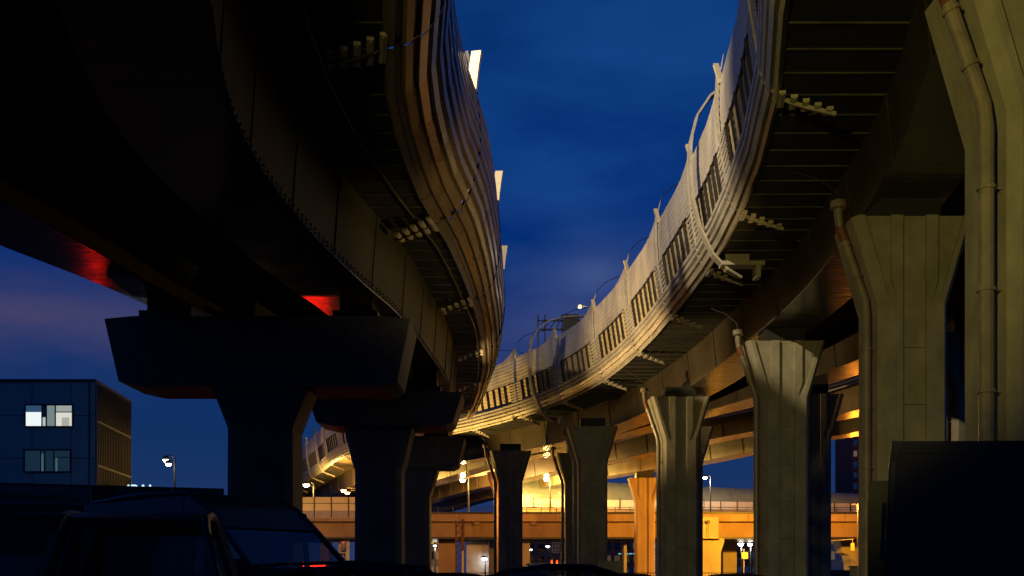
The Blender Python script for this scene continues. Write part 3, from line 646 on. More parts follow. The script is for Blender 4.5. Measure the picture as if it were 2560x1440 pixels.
# shielded deck lamps that light the left fins
o = thing('sign_gantry', 'dark lattice sign gantry standing on the right viaduct deck against the sky', 'gantry', (6, 95, 17.2), world=True)
b = MB(); zt, zb_ = P(1345, 803, 95).z, P(1345, 825, 95).z
for u in (1345, 1362, 1405): x = P(u, 0, 95).x; b.box(x - .06, 94.9, 17.16, x + .06, 95.1, zt + .6)
b.box(P(1345, 0, 95).x, 94.9, zt, P(1500, 0, 95).x, 95.1, zt + .10); b.box(P(1345, 0, 95).x, 94.9, zb_, P(1500, 0, 95).x, 95.1, zb_ + .12)
for i in range(10):
    x0 = P(1345 + 14 * i, 0, 95).x; x1 = P(1359 + 14 * i, 0, 95).x; b.tube([(x0, 95, zb_), (x1, 95, zt)], .035, 4)
b.build('lattice', M['dark'], o); b = MB(); b.box(P(1408, 0, 94.8).x, 94.7, P(1408, 850, 94.8).z, P(1448, 0, 94.8).x, 94.8, P(1408, 786, 94.8).z); b.build('sign_panel', M['dark'], o)
# lattice post under low bridge
o = thing('lattice_post', 'dark rusty lattice post standing in front of the low bridge', 'lattice mast', (P(1152, 0, 125).x, 125, 0), world=True)
b = MB(); a, c = P(1138, 0, 125).x, P(1161, 0, 125).x; zt = P(0, 1300, 125).z
b.box(a, 124.9, 0, a + .22, 125.1, zt); b.box(c - .4, 124.9, 0, c, 125.1, zt + .1)
for i in range(10): z = i * zt / 10; b.tube([(a + .1, 125, z), (c - .2, 125, z + zt / 10)], .06, 4); b.box(a, 124.95, z, c, 125.05, z + .08)
b.build('lattice', mat('rusty_lattice', (.10, .05, .03), rough=.8, noise=.4, scale=2), o)
b = MB(); b.box(c - .32, 124.86, .5, c - .08, 124.89, zt * .55); b.build('white_strip', M['tab'], o)
# railing fence along the road
o = thing('railing', 'low dark railing running in front of the orange piers at road level', 'railing', (0, 108, 0), world=True); b = MB(); x = -16
while x < 44: b.box(x - .02, 108, 0, x + .02, 108.05, 1.95); x += .33
b.box(-16, 108, 1.9, 44, 108.06, 1.97); b.box(-16, 108, .3, 44, 108.06, .36); b.build('bars', M['dark'], o)
# ------------------------------------------------------------------ road signs
def text_mesh(txt, size, name, mt, parent, loc, rot=(math.radians(90), 0, 0), ext=.01):
    cu = bpy.data.curves.new(name, 'FONT'); cu.body = txt; cu.size = size; cu.extrude = ext; cu.align_x = 'CENTER'
    t = bpy.data.objects.new(name, cu); COL.objects.link(t); dg = bpy.context.evaluated_depsgraph_get(); me = bpy.data.meshes.new_from_object(t.evaluated_get(dg)); bpy.data.objects.remove(t)
    o = bpy.data.objects.new(name, me); COL.objects.link(o); me.materials.clear(); me.materials.append(mt); o.parent = parent; o.location = Vector(loc) - WO.get(parent.name, Vector()); o.rotation_euler = rot
    WO[o.name] = Vector(); return o
ds = 112.0; px = ds / F
o = thing('give_way_sign', 'triangular give way sign topping the stack of road signs on the yellow pier', 'road sign', tuple(P(858, 1440, ds)), world=True, group='stacked road signs')
c = P(858, 1360, ds); s = 8.5 * px
b = MB(); b.add([(c.x - s, ds, c.z + s * .9), (c.x + s, ds, c.z + s * .9), (c.x, ds, c.z - s * .9), (c.x - s, ds + .04, c.z + s * .9), (c.x + s, ds + .04, c.z + s * .9), (c.x, ds + .04, c.z - s * .9)], [(0, 2, 1), (3, 4, 5), (0, 1, 4, 3), (1, 2, 5, 4), (2, 0, 3, 5)]); b.build('border', M['signr'], o)
b = MB(); q = .6; b.add([(c.x - s * q, ds - .01, c.z + s * .68), (c.x + s * q, ds - .01, c.z + s * .68), (c.x, ds - .01, c.z - s * .45)], [(0, 2, 1)]); b.build('face', M['signw'], o)
b = MB(); b.tube([(c.x, ds + .08, 0), (c.x, ds + .08, c.z + s * .6)], .04, 6); b.build('post', M['rib'], o)
o = thing('direction_sign', 'round blue mandatory right turn sign in the stack of road signs', 'road sign', tuple(P(858, 1440, ds)), world=True, group='stacked road signs'); c = P(858, 1374, ds); r = 6.5 * px
b = MB(); b.tube([(c.x, ds, c.z), (c.x, ds + .04, c.z)], r, 20); b.build('face', M['signb'], o)
b = MB(); b.box(c.x - r * .55, ds - .012, c.z - r * .5, c.x - r * .30, ds - .004, c.z + r * .2); b.box(c.x - r * .55, ds - .012, c.z + r * .2, c.x + r * .4, ds - .004, c.z + r * .42); b.add([(c.x + r * .25, ds - .012, c.z + r * .65), (c.x + r * .7, ds - .012, c.z + r * .31), (c.x + r * .25, ds - .012, c.z - r * .03)], [(0, 1, 2)]); b.build('arrow', M['signw'], o)
o = thing('crossing_sign', 'square blue pedestrian crossing sign lowest in the stack of road signs', 'road sign', tuple(P(857, 1440, ds)), world=True, group='stacked road signs'); c = P(857, 1390, ds); r = 7 * px
b = MB(); b.box(c.x - r * 1.25, ds + .0, c.z - r * 1.25, c.x + r * 1.25, ds + .03, c.z + r * 1.25); b.build('backing', M['signy'], o)
b = MB(); b.box(c.x - r, ds - .02, c.z - r, c.x + r, ds - .003, c.z + r); b.build('face', M['signb'], o)
b = MB(); b.add([(c.x - r * .85, ds - .03, c.z - r * .55), (c.x + r * .85, ds - .03, c.z - r * .55), (c.x, ds - .03, c.z + r * .75)], [(0, 1, 2)]); b.build('triangle', M['signw'], o)
b = MB(); b.tube([(c.x, ds - .04, c.z + r * .42), (c.x, ds - .045, c.z + r * .42)], r * .12, 8); b.tube([(c.x, ds - .04, c.z + r * .3), (c.x - r * .02, ds - .04, c.z - r * .1), (c.x - r * .3, ds - .04, c.z - r * .5)], r * .08, 5); b.tube([(c.x, ds - .04, c.z - r * .05), (c.x + r * .25, ds - .04, c.z - r * .5)], r * .08, 5); b.build('walker', M['signb'], o)
o = thing('pale_pillar', 'pale bluish lit pillar between the road signs and the second hammerhead pier', 'pillar', tuple(P(869, 1440, 130)), world=True); b = MB(); a, c = P(866, 0, 130).x, P(873, 0, 130).x; b.box(a, 130, 0, c, 130.4, 6.39); b.box(a - .12, 129.9, 0, c + .12, 130.5, .5); b.build('shaft', mat('pale_blue_render', (.55, .62, .62), rough=.7), o)
for u, v, w_, h_, l, m in ((1862, 1389, 7, 7.5, 'square yellow crossing sign on a post below the twin white lamps', 'signy'), (2132, 1367, 4.5, 9, 'small orange plate hanging from the bridge near the hammer head', 'signy')):
    c = P(u, v, 118); o = thing('road_sign', l, 'road sign', (c.x, 118, 0), world=True); k = 118 / F; b = MB(); b.box(c.x - w_ * k, 118, c.z - h_ * k, c.x + w_ * k, 118.04, c.z + h_ * k); b.build('plate', M[m], o)
    b = MB(); b.box(c.x - w_ * k * .6, 117.97, c.z - h_ * k * .6, c.x + w_ * k * .6, 117.995, c.z + h_ * k * .6); b.build('pictogram', M['signw'], o)
    b = MB()
    if u < 2000: b.tube([(c.x - .1, 118.06, 0), (c.x - .1, 118.06, c.z + .8)], .05, 6)
    else: b.tube([(c.x, 118.06, c.z), (c.x, 118.06, c.z + .9)], .05, 6); b.tube([(c.x, 118.06, c.z + .9), (c.x - 1.4, 128.3, c.z + .95)], .05, 6)
    b.build('post', M['rib'], o)
# ------------------------------------------------------------------ far buildings seen under the bridge
def block(u0, u1, vtop, d, label, wins, wmat, m=M['bldg'], dy=14, cols=6, rows=4):
    a, c = P(u0, 0, d).x, P(u1, 0, d).x; zt = P(0, vtop, d).z; o = thing('office_building', label, 'building', ((a + c) / 2, d, 0), world=True)
    b = MB(); b.box(a, d, 0, c, d + dy, zt); b.build('wall', m, o); b = MB(); b.box(a - .3, d - .3, zt + .002, c + .3, d + dy + .3, zt + .5); b.build('roof', M['dark'], o)
    rng = random.Random(int(u0)); cw = (c - a) / cols; rh = (zt - 1) / rows
    for i in range(cols):
        for j in range(rows):
            w = MB(); w.box(a + cw * (i + .2), d - .03, 1 + rh * (j + .25), a + cw * (i + .8), d - .003, 1 + rh * (j + .78)); w.build('window', wmat if rng.random() < wins else M['curtain'], o)
    return o
block(1290, 1440, 1322, 240, 'dim grey block seen through the gap above the white van', .35, M['e_win'])
block(1485, 1625, 1318, 250, 'dim grey block with a cyan strip seen left of the orange pillar', .2, M['e_win'])
block(1060, 1100, 1330, 200, 'dim block in the leftmost gap under the low bridge', .4, M['e_win'], m=M['pale'], cols=3, rows=3)
block(1840, 1930, 1330, 200, 'grey block behind the twin white lamps', .4, M['e_win'], cols=5, rows=3)
block(2060, 2120, 1330, 190, 'purplish low block under the bridge near the truck', .1, M['e_win'], m=M['pale'], cols=4, rows=3)
block(2131, 2205, 1040, 300, 'tall red brick apartment tower rising right of the narrow sky gap', .25, M['e_win'], m=M['brick'], dy=16, cols=5, rows=15)
o = thing('cyan_strip_sign', 'long thin cyan lit strip glowing left of the orange pillar', 'light strip', tuple(P(1575, 1385, 248)), world=True)
b = MB(); c0 = P(1545, 1386, 248); c1 = P(1608, 1383, 248)
for i in range(7): x0 = c0.x + (c1.x - c0.x) * (i + .1) / 7; x1 = c0.x + (c1.x - c0.x) * (i + .85) / 7; b.box(x0, 247.8, c0.z, x1, 248, c1.z)
b.build('tubes', M['e_blue'], o); b = MB(); b.box(c0.x - .3, 248.01, c0.z - .1, c1.x + .3, 248.2, c1.z + .1); b.build('backing', M['dark'], o)
o = thing('road_board', 'framed road information board with pale lines above the white van', 'road sign', tuple(P(1395, 1440, 200)), world=True)
b = MB(); a = P(1380, 1382, 200); c = P(1413, 1352, 200); b.box(a.x, 200, a.z, c.x, 200.1, c.z); b.build('board', M['bldg'], o)
b = MB(); 
for (x0, z0, x1, z1) in ((a.x, c.z - .12, c.x, c.z), (a.x, a.z, c.x, a.z + .12), (a.x, a.z, a.x + .12, c.z), (c.x - .12, a.z, c.x, c.z)): b.box(x0, 199.9, z0, x1, 199.99, z1)
H = c.z - a.z
for f, w in ((.82, .8), (.62, .55), (.5, .65), (.3, .5), (.16, .6)): b.box(a.x + .35, 199.93, a.z + H * f, a.x + .35 + (c.x - a.x - .5) * w, 199.97, a.z + H * f + .10)
b.build('frame', M['pale'], o); b = MB(); b.box(c.x - .9, 200.2, 0, c.x - .2, 200.5, c.z); b.build('post', M['pale'], o)
# traffic lights by the white van
for u, l in ((1380, 'left red orange signal above the white van'), (1393, 'right red orange signal above the white van')):
    c = P(u, 1405, 108); o = thing('traffic_light', l, 'traffic light', (c.x, 108.6, 0), world=True, group='signals by the white van')
    b = MB(); b.box(c.x - .13, 108.5, c.z - .28, c.x + .13, 108.7, c.z + .28); b.build('housing', M['dark'], o); b = MB(); b.tube([(c.x, 108.6, 0), (c.x, 108.6, c.z - .28)], .04, 6); b.build('post', M['dark'], o)
    for z in (-.12, .1): b = MB(); b.tube([(c.x, 108.44, c.z + z), (c.x, 108.5, c.z + z)], .10, 12); b.build('lens', M['e_org'] if z < 0 else M['e_red'], o)
for u, v, d, l, s, h in ((762, 1420, 82, 'red lit board glowing low behind the van window', 1.7, 1.0), (240, 1440, 75, 'red lit board hidden behind the blue grey hoarding', .42, .45), (2168, 1432, 121, 'red lit board between the big flared pier and the truck', .3, .3)):
    c = P(u, v, d); o = thing('red_light_board', l, 'light board', (c.x, d, 0), world=True, group='red lit boards')
    b = MB(); b.box(c.x - .05, d + .06, 0, c.x + .05, d + .16, c.z - h / 2); b.box(c.x - s - .08, d + .005, c.z - h / 2 - .08, c.x + s + .08, d + .15, c.z + h / 2 + .08); b.build('housing', M['dark'], o)
    b = MB(); b.box(c.x - s, d - .03, c.z - h / 2, c.x + s, d, c.z + h / 2); b.build('light_panel', emat('board_red', (1, .012, .004), 24), o)

# ------------------------------------------------------------------ left office building
bl = thing('office_building', 'blue grey office building at left with one lit window and bronze glass side', 'building', (-45, 84, 0), world=True)
zt = 1.6 + 485 / F * 79
b = MB(); b.add([(-70, 79, 0), (-33.1, 79, 0), (-34.1, 88.7, 0), (-70, 95, 0), (-70, 79, zt), (-33.1, 79, zt), (-34.1, 88.7, zt), (-70, 95, zt)], [(0, 1, 5, 4), (1, 2, 6, 5), (2, 3, 7, 6), (3, 0, 4, 7), (4, 5, 6, 7)]); b.build('wall', M['facade'], bl)
b = MB(); b.add([(-70.1, 78.9, zt + .002), (-33.0, 78.9, zt + .002), (-33.9, 88.9, zt + .002), (-70.1, 95.2, zt + .002), (-70.1, 78.9, zt + .22), (-33.0, 78.9, zt + .22), (-33.9, 88.9, zt + .22), (-70.1, 95.2, zt + .22)], [(0, 1, 5, 4), (1, 2, 6, 5), (2, 3, 7, 6), (3, 0, 4, 7), (4, 5, 6, 7), (3, 2, 1, 0)]); b.build('parapet', M['dark'], bl)
def win(u0, v0, u1, v1, lit):
    d = 78.97; a = P(u0, v1, d); c = P(u1, v0, d); f = MB(); 
    for x0, z0, x1, z1 in ((a.x - .12, c.z, c.x + .12, c.z + .12), (a.x - .12, a.z - .12, c.x + .12, a.z), (a.x - .12, a.z, a.x, c.z), (c.x, a.z, c.x + .12, c.z)): f.box(x0, d - .06, z0, x1, d + .02, z1)
    w = c.x - a.x
    for t in (.34, .43, .63): f.box(a.x + w * t, d - .05, a.z, a.x + w * t + .09, d + .02, c.z)
    f.box(a.x + w * .64, d - .05, a.z + (c.z - a.z) * .66, c.x, d + .02, a.z + (c.z - a.z) * .70)
    fo = f.build('window', M['dark'], bl)
    H = c.z - a.z
    if lit:
        p = MB(); p.box(a.x, d - .02, a.z, a.x + w * .33, d, a.z + H * .68); p.build('pane', emat('room_bright', (.85, .93, .88), 1.0), fo)
        p = MB(); p.box(a.x, d - .02, a.z + H * .69, a.x + w * .34, d, c.z); p.build('blind', emat('room_blue', (.05, .14, .25), .5), fo)
        p = MB(); p.box(a.x + w * .36, d - .02, a.z, a.x + w * .43, d, a.z + H * .42); p.build('lamp_shade', emat('room_lamp', (.6, .6, .6), .8), fo); p = MB(); p.box(a.x + w * .46, d - .02, a.z, a.x + w * .62, d, c.z); p.build('curtain', emat('room_grey', (.25, .32, .30), .7), fo)
        p = MB(); p.box(a.x + w * .65, d - .02, a.z, c.x, d, a.z + H * .66); p.build('pane', emat('room_warm', (.72, .72, .60), .95), fo)
        p = MB(); p.box(a.x + w * .65, d - .02, a.z + H * .71, c.x, d, c.z); p.build('pane', emat('room_upper', (.45, .50, .43), .7), fo)
        p = MB(); p.box(a.x + w * .78, d - .04, a.z, a.x + w * .95, d - .021, a.z + H * .42); p.build('door_inside', emat('room_door', (.5, .5, .42), .8), fo)
    else:
        p = MB(); p.box(a.x, d - .02, a.z, c.x, d, c.z); p.build('pane', emat('room_dark', (.02, .06, .10), .35), fo)
        p = MB(); p.box(a.x + w * .36, d - .04, a.z, a.x + w * .41, d - .021, a.z + H * .85); cm = emat('curtain_dim', (.12, .22, .25), .45); p.build('curtain', cm, fo)
        p = MB(); p.box(a.x + w * .68, d - .04, a.z, a.x + w * .72, d - .021, a.z + H * .7); p.build('curtain', cm, fo)
win(65, 1014, 180, 1065, True); win(63, 1127, 175, 1178, False)
b = MB()
for z in (3.9, 7.3, 10.9, 14.3): b.box(-70, 78.985, z, -33.2, 78.998, z + .05)
for i in range(11): b.box(-66 + i * 3.1, 78.985, .1, -65.96 + i * 3.1, 78.997, zt - .1)
b.build('panel_joints', M['dark'], bl)
b = MB(); b.tube([(-33.5, 78.9, .1), (-33.5, 78.9, zt - .1)], .05, 6); b.build('drainpipe', M['dark'], bl)
# glazed side
b = MB(); b.add([(-33.09 + .0, 79.15, .3), (-34.03, 88.65, .3), (-34.03, 88.65, zt - .1), (-33.09, 79.15, zt - .1)], [(0, 1, 2, 3)])
b = MB(); A = Vector((-33.06, 79.15, 0)); B = Vector((-34.04, 88.68, 0)); D = B - A; nn = Vector((D.y, -D.x, 0)).normalized()
b.obox((A + B) / 2 + nn * .04 + Vector((0, 0, zt / 2)), D / 2, nn * .02, (0, 0, zt / 2 - .1)); cw = b.build('curtain_wall', M['curtain'], bl)
f = MB()
for i in range(22): p = A + D * (i / 21); f.obox(p + nn * .09 + Vector((0, 0, zt / 2)), D.normalized() * .05, nn * .025, (0, 0, zt / 2 - .1))
for z in (3.4, 6.8, 10.4, 13.9): f.obox((A + B) / 2 + nn * .1 + Vector((0, 0, z)), D / 2, nn * .03, (0, 0, .08))
f.build('fins', M['black'], cw)
# lamps whose reflections show in the glass: a lit forecourt row right of the facade, behind the hammerhead
for i, (x, y, z) in enumerate(((-25, 98, 9.4), (-25.6, 103, 9.6), (-26.5, 108, 9.4), (-25.5, 92, 9.0))):
    street_lamp(1280 + x / y * F, 1440 - (z - CZ) / y * F, y, ['forecourt lamp farthest but one behind the nearest hammerhead pier', 'forecourt lamp third in its row behind the nearest hammerhead pier', 'forecourt lamp last in its row behind the nearest hammerhead pier', 'forecourt lamp nearest to the bronze glass facade'][i], M['e_white'], (1, .68, .22), 40, arm=-.4, size=.3, group='forecourt lamps')
# ------------------------------------------------------------------ hoarding
def fz(x): return None
fa, fc = Vector((-10.76, 19.9, 0)), Vector((-5.97, 21.5, 0))
def fpt(u):       # point on hoarding line at image column u
    k = (u - 1280) / F; D = fc - fa; t = (k * fa.y - fa.x) / (D.x - k * D.y); return fa + D * t
secs = [(-300, 228, 'fence1', 'blue grey hoarding banner with dark Cyrillic lettering below the office building'), (228, 284, 'fence2', 'dark red hoarding panel under the bronze glass side'), (284, 333, 'fence3', 'grey green hoarding panel right of the red one'),
        (333, 430, 'fence4', 'charcoal hoarding panel under the street lamp'), (430, 560, 'fence3', 'grey green hoarding panel beside the nearest hammerhead pier')]
for u0, u1, m, l in secs:
    a, c = fpt(u0), fpt(u1); h = 3.44; o = thing('hoarding_panel', l, 'hoarding', tuple((a + c) / 2), world=True, group='site hoarding panels'); D = (c - a); n = Vector((D.y, -D.x, 0)).normalized()
    b = MB(); b.obox((a + c) / 2 + Vector((0, 0, h / 2)), D / 2 * .996, n * .03, (0, 0, h / 2)); b.build('sheet', M[m], o)
    b = MB(); b.obox((a + c) / 2 + Vector((0, 0, h + .02)), D / 2 * .996, n * .05, (0, 0, .018)); b.build('top_rail', M['dark'], o)
    if u0 == -300:
        b = MB(); b.obox((a + c) / 2 + n * .035 + Vector((0, 0, 2.98)), D / 2 * .99, n * .004, (0, 0, .07)); b.obox((a + c) / 2 + n * .035 + Vector((0, 0, 2.45)), D / 2 * .99, n * .004, (0, 0, .42)); b.build('dark_band', M['fence4'], o)
        rz = math.atan2(D.y, D.x); pl = fpt(98) + n * .045
        text_mesh('ТЕХНОНИКОЛЬ', .20, 'lettering', M['black'], o, (pl.x, pl.y, 3.12), rot=(math.radians(90), 0, rz), ext=.004)
# illuminated letters behind the hoarding
p = P(348, 1237, 62); o = thing('illuminated_sign', 'white cyan illuminated letters peeping over the hoarding', 'sign', (p.x, 62, 0), world=True)
text_mesh('IPAI', .95, 'letters', M['e_cyan'], o, (p.x, 62, p.z - .02), ext=.03)
b = MB(); b.box(p.x - 1.1, 62.1, 0, p.x - 1.0, 62.2, p.z + .02); b.box(p.x + .9, 62.1, 0, p.x + 1.0, 62.2, p.z + .02); b.box(p.x - 1.2, 62.08, p.z - .1, p.x + 1.2, 62.2, p.z - .03); b.build('frame', M['dark'], o)

# ------------------------------------------------------------------ vehicles
def wheel(parent, x, y, r=.34, w=.22, side=1):
    b = MB(); b.tube([(x, y - w / 2, r), (x, y - w / 2 + .03, r), (x, y + w / 2 - .03, r), (x, y + w / 2, r)], [r * .9, r, r, r * .9], 20)
    o = b.build('wheel', M['black'], parent); c = MB(); yy = y + side * (w / 2 + .003); c.tube([(x, yy - .01, r), (x, yy + .008, r)], r * .6, 14); c.build('rim', M['chrome'], o)
def vehicle(name, label, cat, loc, rz, prof, Wd, belt, paint, glass=True, wb=(.18, .82), group=None, pane=None, taper=.80):
    """prof: list of (x, z_top) from rear to nose with x along heading; belt: height of window line"""
    o = thing(name, label, cat, loc, rz, group=group); L = prof[-1][0] - prof[0][0]; x0 = prof[0][0]; hw = Wd / 2
    def hwx(x):
        t = (x - x0) / L; return hw * (1 - .12 * max(0, abs(t - .5) * 2 - .6) / .4)
    b = MB(); rings = []
    for x, z in prof:
        w = hwx(x); zb = min(z, belt); rings.append([(x, -w * .92, .28), (x, -w, .5), (x, -w, zb - .08 if zb > .7 else zb - .02), (x, -w * .95, zb), (x, w * .95, zb), (x, w, zb - .08 if zb > .7 else zb - .02), (x, w, .5), (x, w * .92, .28)])
    b.loft(rings, caps=True); bo = b.build('body', M[paint], o, smooth=True); bv = bo.modifiers.new('b', 'BEVEL'); bv.width = .07; bv.segments = 3; bv.limit_method = 'ANGLE'; bv.angle_limit = math.radians(25)
    cab = [(x, z) for x, z in prof if z > belt + .03]; i0 = prof.index(cab[0]); i1 = prof.index(cab[-1])
    st = [(prof[i0 - 1][0], belt + .005)] if i0 else []; en = [(prof[i1 + 1][0], belt + .005)] if i1 + 1 < len(prof) else []
    full = st + cab + en; zr = max(z for _, z in cab)
    def ring(x, z, k=1.0, zt=None):
        w = hwx(x) * .93; t = (z - belt) / (zr - belt); tw = w * (1 - (1 - taper) * t) * k; return [(x, -w * k, belt + .004), (x, -tw, z), (x, tw, z), (x, w * k, belt + .004)]
    b = MB(); b.loft([ring(x, z) for x, z in full], closed=False)
    if glass and not st: b.add(ring(*full[0]), [(0, 1, 2, 3)])
    b.build('windows', M['glass'] if glass is True else (M[glass] if glass else M[paint]), o, fix=False)
    b = MB(); rt = []
    for x, z in full:
        w = hwx(x) * .93; t = max(0, (z - belt) / (zr - belt)); tw = w * (1 - (1 - taper) * t) + .008
        if z > belt + (zr - belt) * .72: rt.append([(x, -tw - .01, z - .07), (x, -tw * .94, z + .012), (x, tw * .94, z + .012), (x, tw + .01, z - .07)])
    if len(rt) > 1: b.loft(rt, closed=True, caps=True)
    def pil(xa, za, xb, zb_, r=.045):
        for s in (-1, 1):
            def yy(x, z): w = hwx(x) * .93; t = (z - belt) / (zr - belt); return s * (w * (1 - (1 - taper) * t) + .01)
            b.tube([(xa, yy(xa, za), za), (xb, yy(xb, zb_), zb_)], r, 6)
    for (xa, za), (xb, zb_) in zip(full, full[1:]): pil(xa, za, xb, zb_)
    for f in (pane or (.35, .65)):
        x = full[0][0] + (full[-1][0] - full[0][0]) * f; z = max(z for xx, z in full if abs(xx - x) == min(abs(q[0] - x) for q in full)); pil(x, belt + .01, x, z - .03, .05)
    b.build('roof', M[paint], o)
    for f in wb:
        for s in (-1, 1): wheel(o, x0 + L * f, s * (hw - .10), side=s)
    for s in (-1, 1):
        xn = prof[-1][0]; zz = min(prof[-1][1], .85); h = MB(); h.box(xn - .02, s * hw * .62 - .16, zz - .12, xn + .03, s * hw * .62 + .16, zz + .02); h.build('headlight', M['chrome'], o)
        h = MB(); h.box(x0 - .03, s * hw * .72 - .1, .75, x0 + .02, s * hw * .72 + .1, 1.0); h.build('tail_light', M['redp'], o)
        h = MB(); xm = full[-1][0] - .45; h.box(xm - .06, s * (hw + .04) - .09, belt, xm + .06, s * (hw + .04) + .09, belt + .22); h.build('mirror', M['black'], o)
    return o
VAN = [(-4.2, 2.65), (-4.1, 2.82), (-2.5, 2.88), (-1.2, 2.84), (-.75, 2.62), (-.35, 2.30), (.35, 1.72), (.75, 1.50), (1.1, 1.25), (1.2, .9)]
rz = math.radians(-38)
van = vehicle('parked_van', 'dark high roof van at lower left with blue sky showing through its door window', 'van', (-3.35, 14.8, 0), rz, VAN, 2.0, 1.62, 'paintg', glass='glass2', pane=(.72,), taper=.88, group=None)
# solid cargo side panels on the van behind the cab
b = MB()
for s in (-1, 1): b.add([(-4.2, s * .955, 1.62), (-1.35, s * .955, 1.62), (-1.35, s * .845, 2.80), (-4.2, s * .845, 2.80)], [(0, 1, 2, 3)])
b.add([(-1.36, -.92, 1.62), (-1.36, .92, 1.62), (-1.36, .8, 2.8), (-1.36, -.8, 2.8)], [(0, 1, 2, 3)])
b.add([(-4.24, -.95, 1.62), (-4.24, .95, 1.62), (-4.2, .84, 2.64), (-4.2, -.84, 2.64)], [(0, 1, 2, 3)])
for s in (-1, 1):
    ty = lambda z: s * (.945 - .113 * (z - 1.62) / 1.26)
    b.add([(x, ty(z), z) for x, z in ((-1.36, 2.16), (-.15, 2.12), (-.33, 2.30), (-.73, 2.62), (-1.2, 2.83), (-1.36, 2.83))], [(0, 1, 2, 3, 4, 5)])
    b.add([(x, ty(z), z) for x, z in ((-1.36, 1.62), (-1.0, 1.62), (-1.0, 2.17), (-1.36, 2.17))], [(0, 1, 2, 3)])
b.add([(-.74, -.86, 2.63), (-.74, .86, 2.63), (-.33, .90, 2.31), (-.33, -.90, 2.31)], [(0, 1, 2, 3)])
b.build('side_panel', M['paintg'], van, fix=False)
MPV = [(-2.2, 1.2), (-2.12, 1.6), (-1.95, 2.0), (-1.7, 2.16), (-1.2, 2.23), (0, 2.26), (.9, 2.15), (1.7, 1.55), (2.3, 1.25), (2.45, .85)]
vehicle('parked_minivan', 'black rounded minivan nearest the viewer at lower left', 'minivan', (-4.1, 11.4, 0), math.radians(104), MPV, 1.95, 1.45, 'paintk', taper=.72)
SUV = [(-2.3, 1.1), (-2.2, 1.35), (-1.7, 1.62), (-.8, 1.69), (.2, 1.67), (.7, 1.56), (1.4, 1.22), (2.1, 1.05), (2.3, .75)]
s = vehicle('parked_suv', 'dark car with roof rails in front of the second hammerhead pier', 'car', (-1.75, 13.2, 0), math.radians(24), SUV, 1.85, 1.2, 'paintk')
b = MB()
for sd in (-1, 1): b.tube([(-1.7, sd * .70, 1.63), (-1.5, sd * .70, 1.74), (-.5, sd * .70, 1.77), (.4, sd * .70, 1.71), (.5, sd * .70, 1.62)], .022, 6)
b.build('roof_rail', M['black'], s)
CAR = [(-2.1, .95), (-2.0, 1.15), (-1.5, 1.54), (-.7, 1.64), (.1, 1.62), (.6, 1.46), (1.1, 1.12), (1.9, 1.0), (2.1, .7)]
row = [(1175, 26, 8, 'dark car parked left of the unlit dark pier, low at the bottom edge'), (1345, 24, -5, 'dark car parked right of the unlit dark pier'), (1455, 20, 4, 'dark car in front of the shadow crossed pier'), (1600, 27, -4, 'dark car below the narrow orange pillar'), (1265, 34, 170, 'dark car directly before the unlit dark pier'), (1800, 30, 176, 'dark car under the bright orange pier')]
carp = None
for u, d, a, l in row:
    x = P(u, 0, d).x
    if carp is None: carp = vehicle('parked_car', l, 'car', (x, d, 0), math.radians(a), CAR, 1.8, 1.12, 'paintk', group='cars parked in a row')
    else: c = copy_tree(carp); c.location = (x, d, 0); c.rotation_euler = (0, 0, math.radians(a)); tag(c, l)
    if u == 1455: c.scale = (1.05, 1, 1.10)
AMB = [(-2.9, 2.9), (-2.8, 3.02), (-1, 3.05), (1.0, 3.0), (1.5, 2.75), (2.2, 2.0), (2.8, 1.6), (3.0, 1.0)]
am = vehicle('white_van', 'cream white van with a red stripe driving in the gap under the low bridge', 'van', (P(1357, 0, 112).x, 112, 0), math.radians(180 - 38), AMB, 2.1, 1.7, 'paintw', glass=False, pane=(.5,), taper=.94)
b = MB()
for sd in (-1, 1): b.obox((-.7, sd * 1.055, 2.15), (1.9, 0, 0), (0, .015, 0), (0, 0, .09))
b.build('red_stripe', M['redp'], am)
# truck at right
tr = thing('box_truck', 'big black box truck filling the lower right corner', 'truck', (6.6, 17.7, 0), math.radians(-20)); tr.rotation_euler = (0, math.radians(2.4), math.radians(-20))
b = MB(); b.box(.02, 0, 1.0, 7.5, 2.5, 3.78); b.build('cargo_box', M['truck'], tr)
b = MB()
for k in range(15): b.box(.35 + k * .48, -.035, 1.12, .43 + k * .48, -.001, 3.6)
b.build('side_ribs', M['truck'], tr)
b = MB(); b.box(-.03, -.03, 3.782, 7.55, 2.53, 3.99); b.box(-.04, -.04, 3.66, .10, 2.54, 3.778); b.build('roof_cap', M['truck'], tr)
b = MB(); b.box(-.02, -.02, 1.0, .06, -.001, 3.65); b.box(7.4, -.02, 1.0, 7.5, -.001, 3.78); b.box(0, -.02, 1.0, 7.5, -.001, 1.1); b.tube([(-.02, .5, 1.1), (-.02, .5, 3.6)], .02, 6); b.tube([(-.02, 1.9, 1.1), (-.02, 1.9, 3.6)], .02, 6); b.build('corner_post', M['dark'], tr)
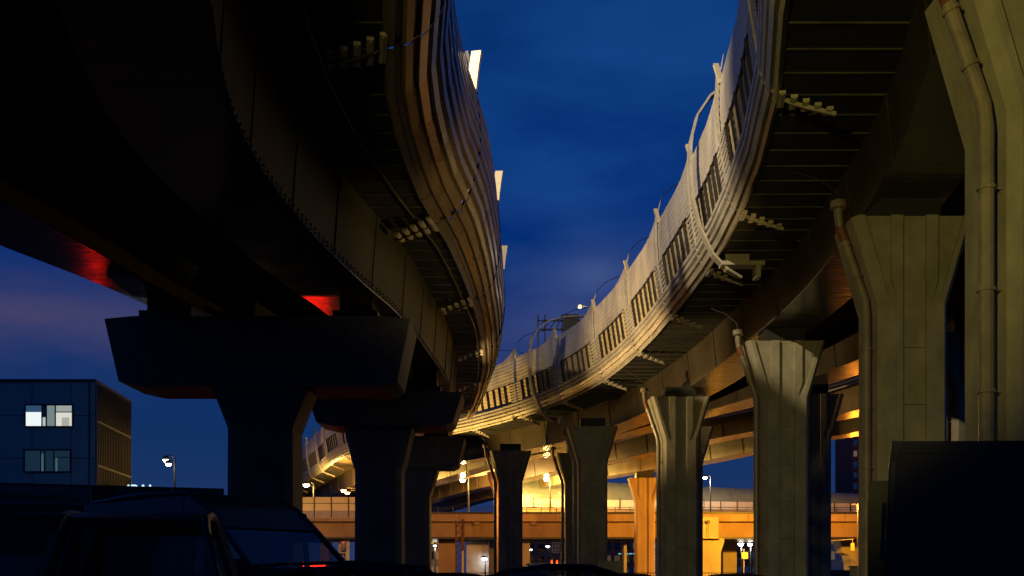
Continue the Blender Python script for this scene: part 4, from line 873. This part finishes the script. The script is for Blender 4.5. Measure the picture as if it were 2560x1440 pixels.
b = MB(); b.box(.1, .3, .6, 9.3, 2.2, .98); b.box(.0, .1, .45, .12, 2.4, .6); b.build('chassis', M['black'], tr)
b = MB(); b.loft([[(7.7, y, .6), (9.5, y, .6), (9.5, y, 1.6), (9.25, y, 2.7), (7.7, y, 2.9)] for y in (.1, 2.4)], caps=True); b.build('cab', M['truck'], tr)
for x in (1.4, 2.5, 8.6):
    for y, sd in ((.25, -1), (2.25, 1)): wheel(tr, x, y, .5, .3, sd)
for z in (2.0, ): b = MB(); b.box(-.14, .05, 1.9, -.06, .25, 2.9); b.build('side_ladder', M['dark'], tr)
o = thing('box_truck', 'second dark truck end just showing left of the black box truck', 'truck', (7.6, 21.2, 0), math.radians(-20)); b = MB(); b.box(-.0, 0, .9, 5.0, 2.3, 3.62); b.build('cargo_box', M['truck'], o); b = MB()
for k in range(4): b.box(-.03, .1 + k * .6, 1, -.002, .25 + k * .6, 3.2)
b.build('slats', M['webL'], o); wheel(o, 1.2, .2, .5, .3, -1); wheel(o, 1.2, 2.1, .5, .3, 1)
# utility boxes
for u0, u1, v, d, l in ((1500, 1558, 1402, 60, 'grey utility cabinet right of the shadow crossed pier'), (2143, 2188, 1414, 40, 'grey concrete block beside the truck at the foot of the drainpipe')):
    a, c = P(u0, 0, d).x, P(u1, 0, d).x; z = P(0, v, d).z; o = thing('utility_cabinet', l, 'cabinet', ((a + c) / 2, d, 0), world=True); b = MB(); b.box(a, d, 0, c, d + .9, z - .06); b.build('housing', M['conc'], o); b = MB(); b.box(a - .04, d - .04, z - .058, c + .04, d + .94, z); b.build('lid', M['conc'], o)
o = thing('jersey_wall', 'low dark concrete wall at road level left of the concrete block', 'wall', (29, 90, 0), world=True); b = MB(); a, c = P(2075, 0, 90).x, P(2160, 0, 90).x; z = P(0, 1425, 90).z; b.loft([[(a, 90, 0), (a, 90.6, 0), (a, 90.4, z), (a, 90.2, z)], [(c, 90, 0), (c, 90.6, 0), (c, 90.4, z), (c, 90.2, z)]], caps=True); b.build('slab', M['concd'], o)
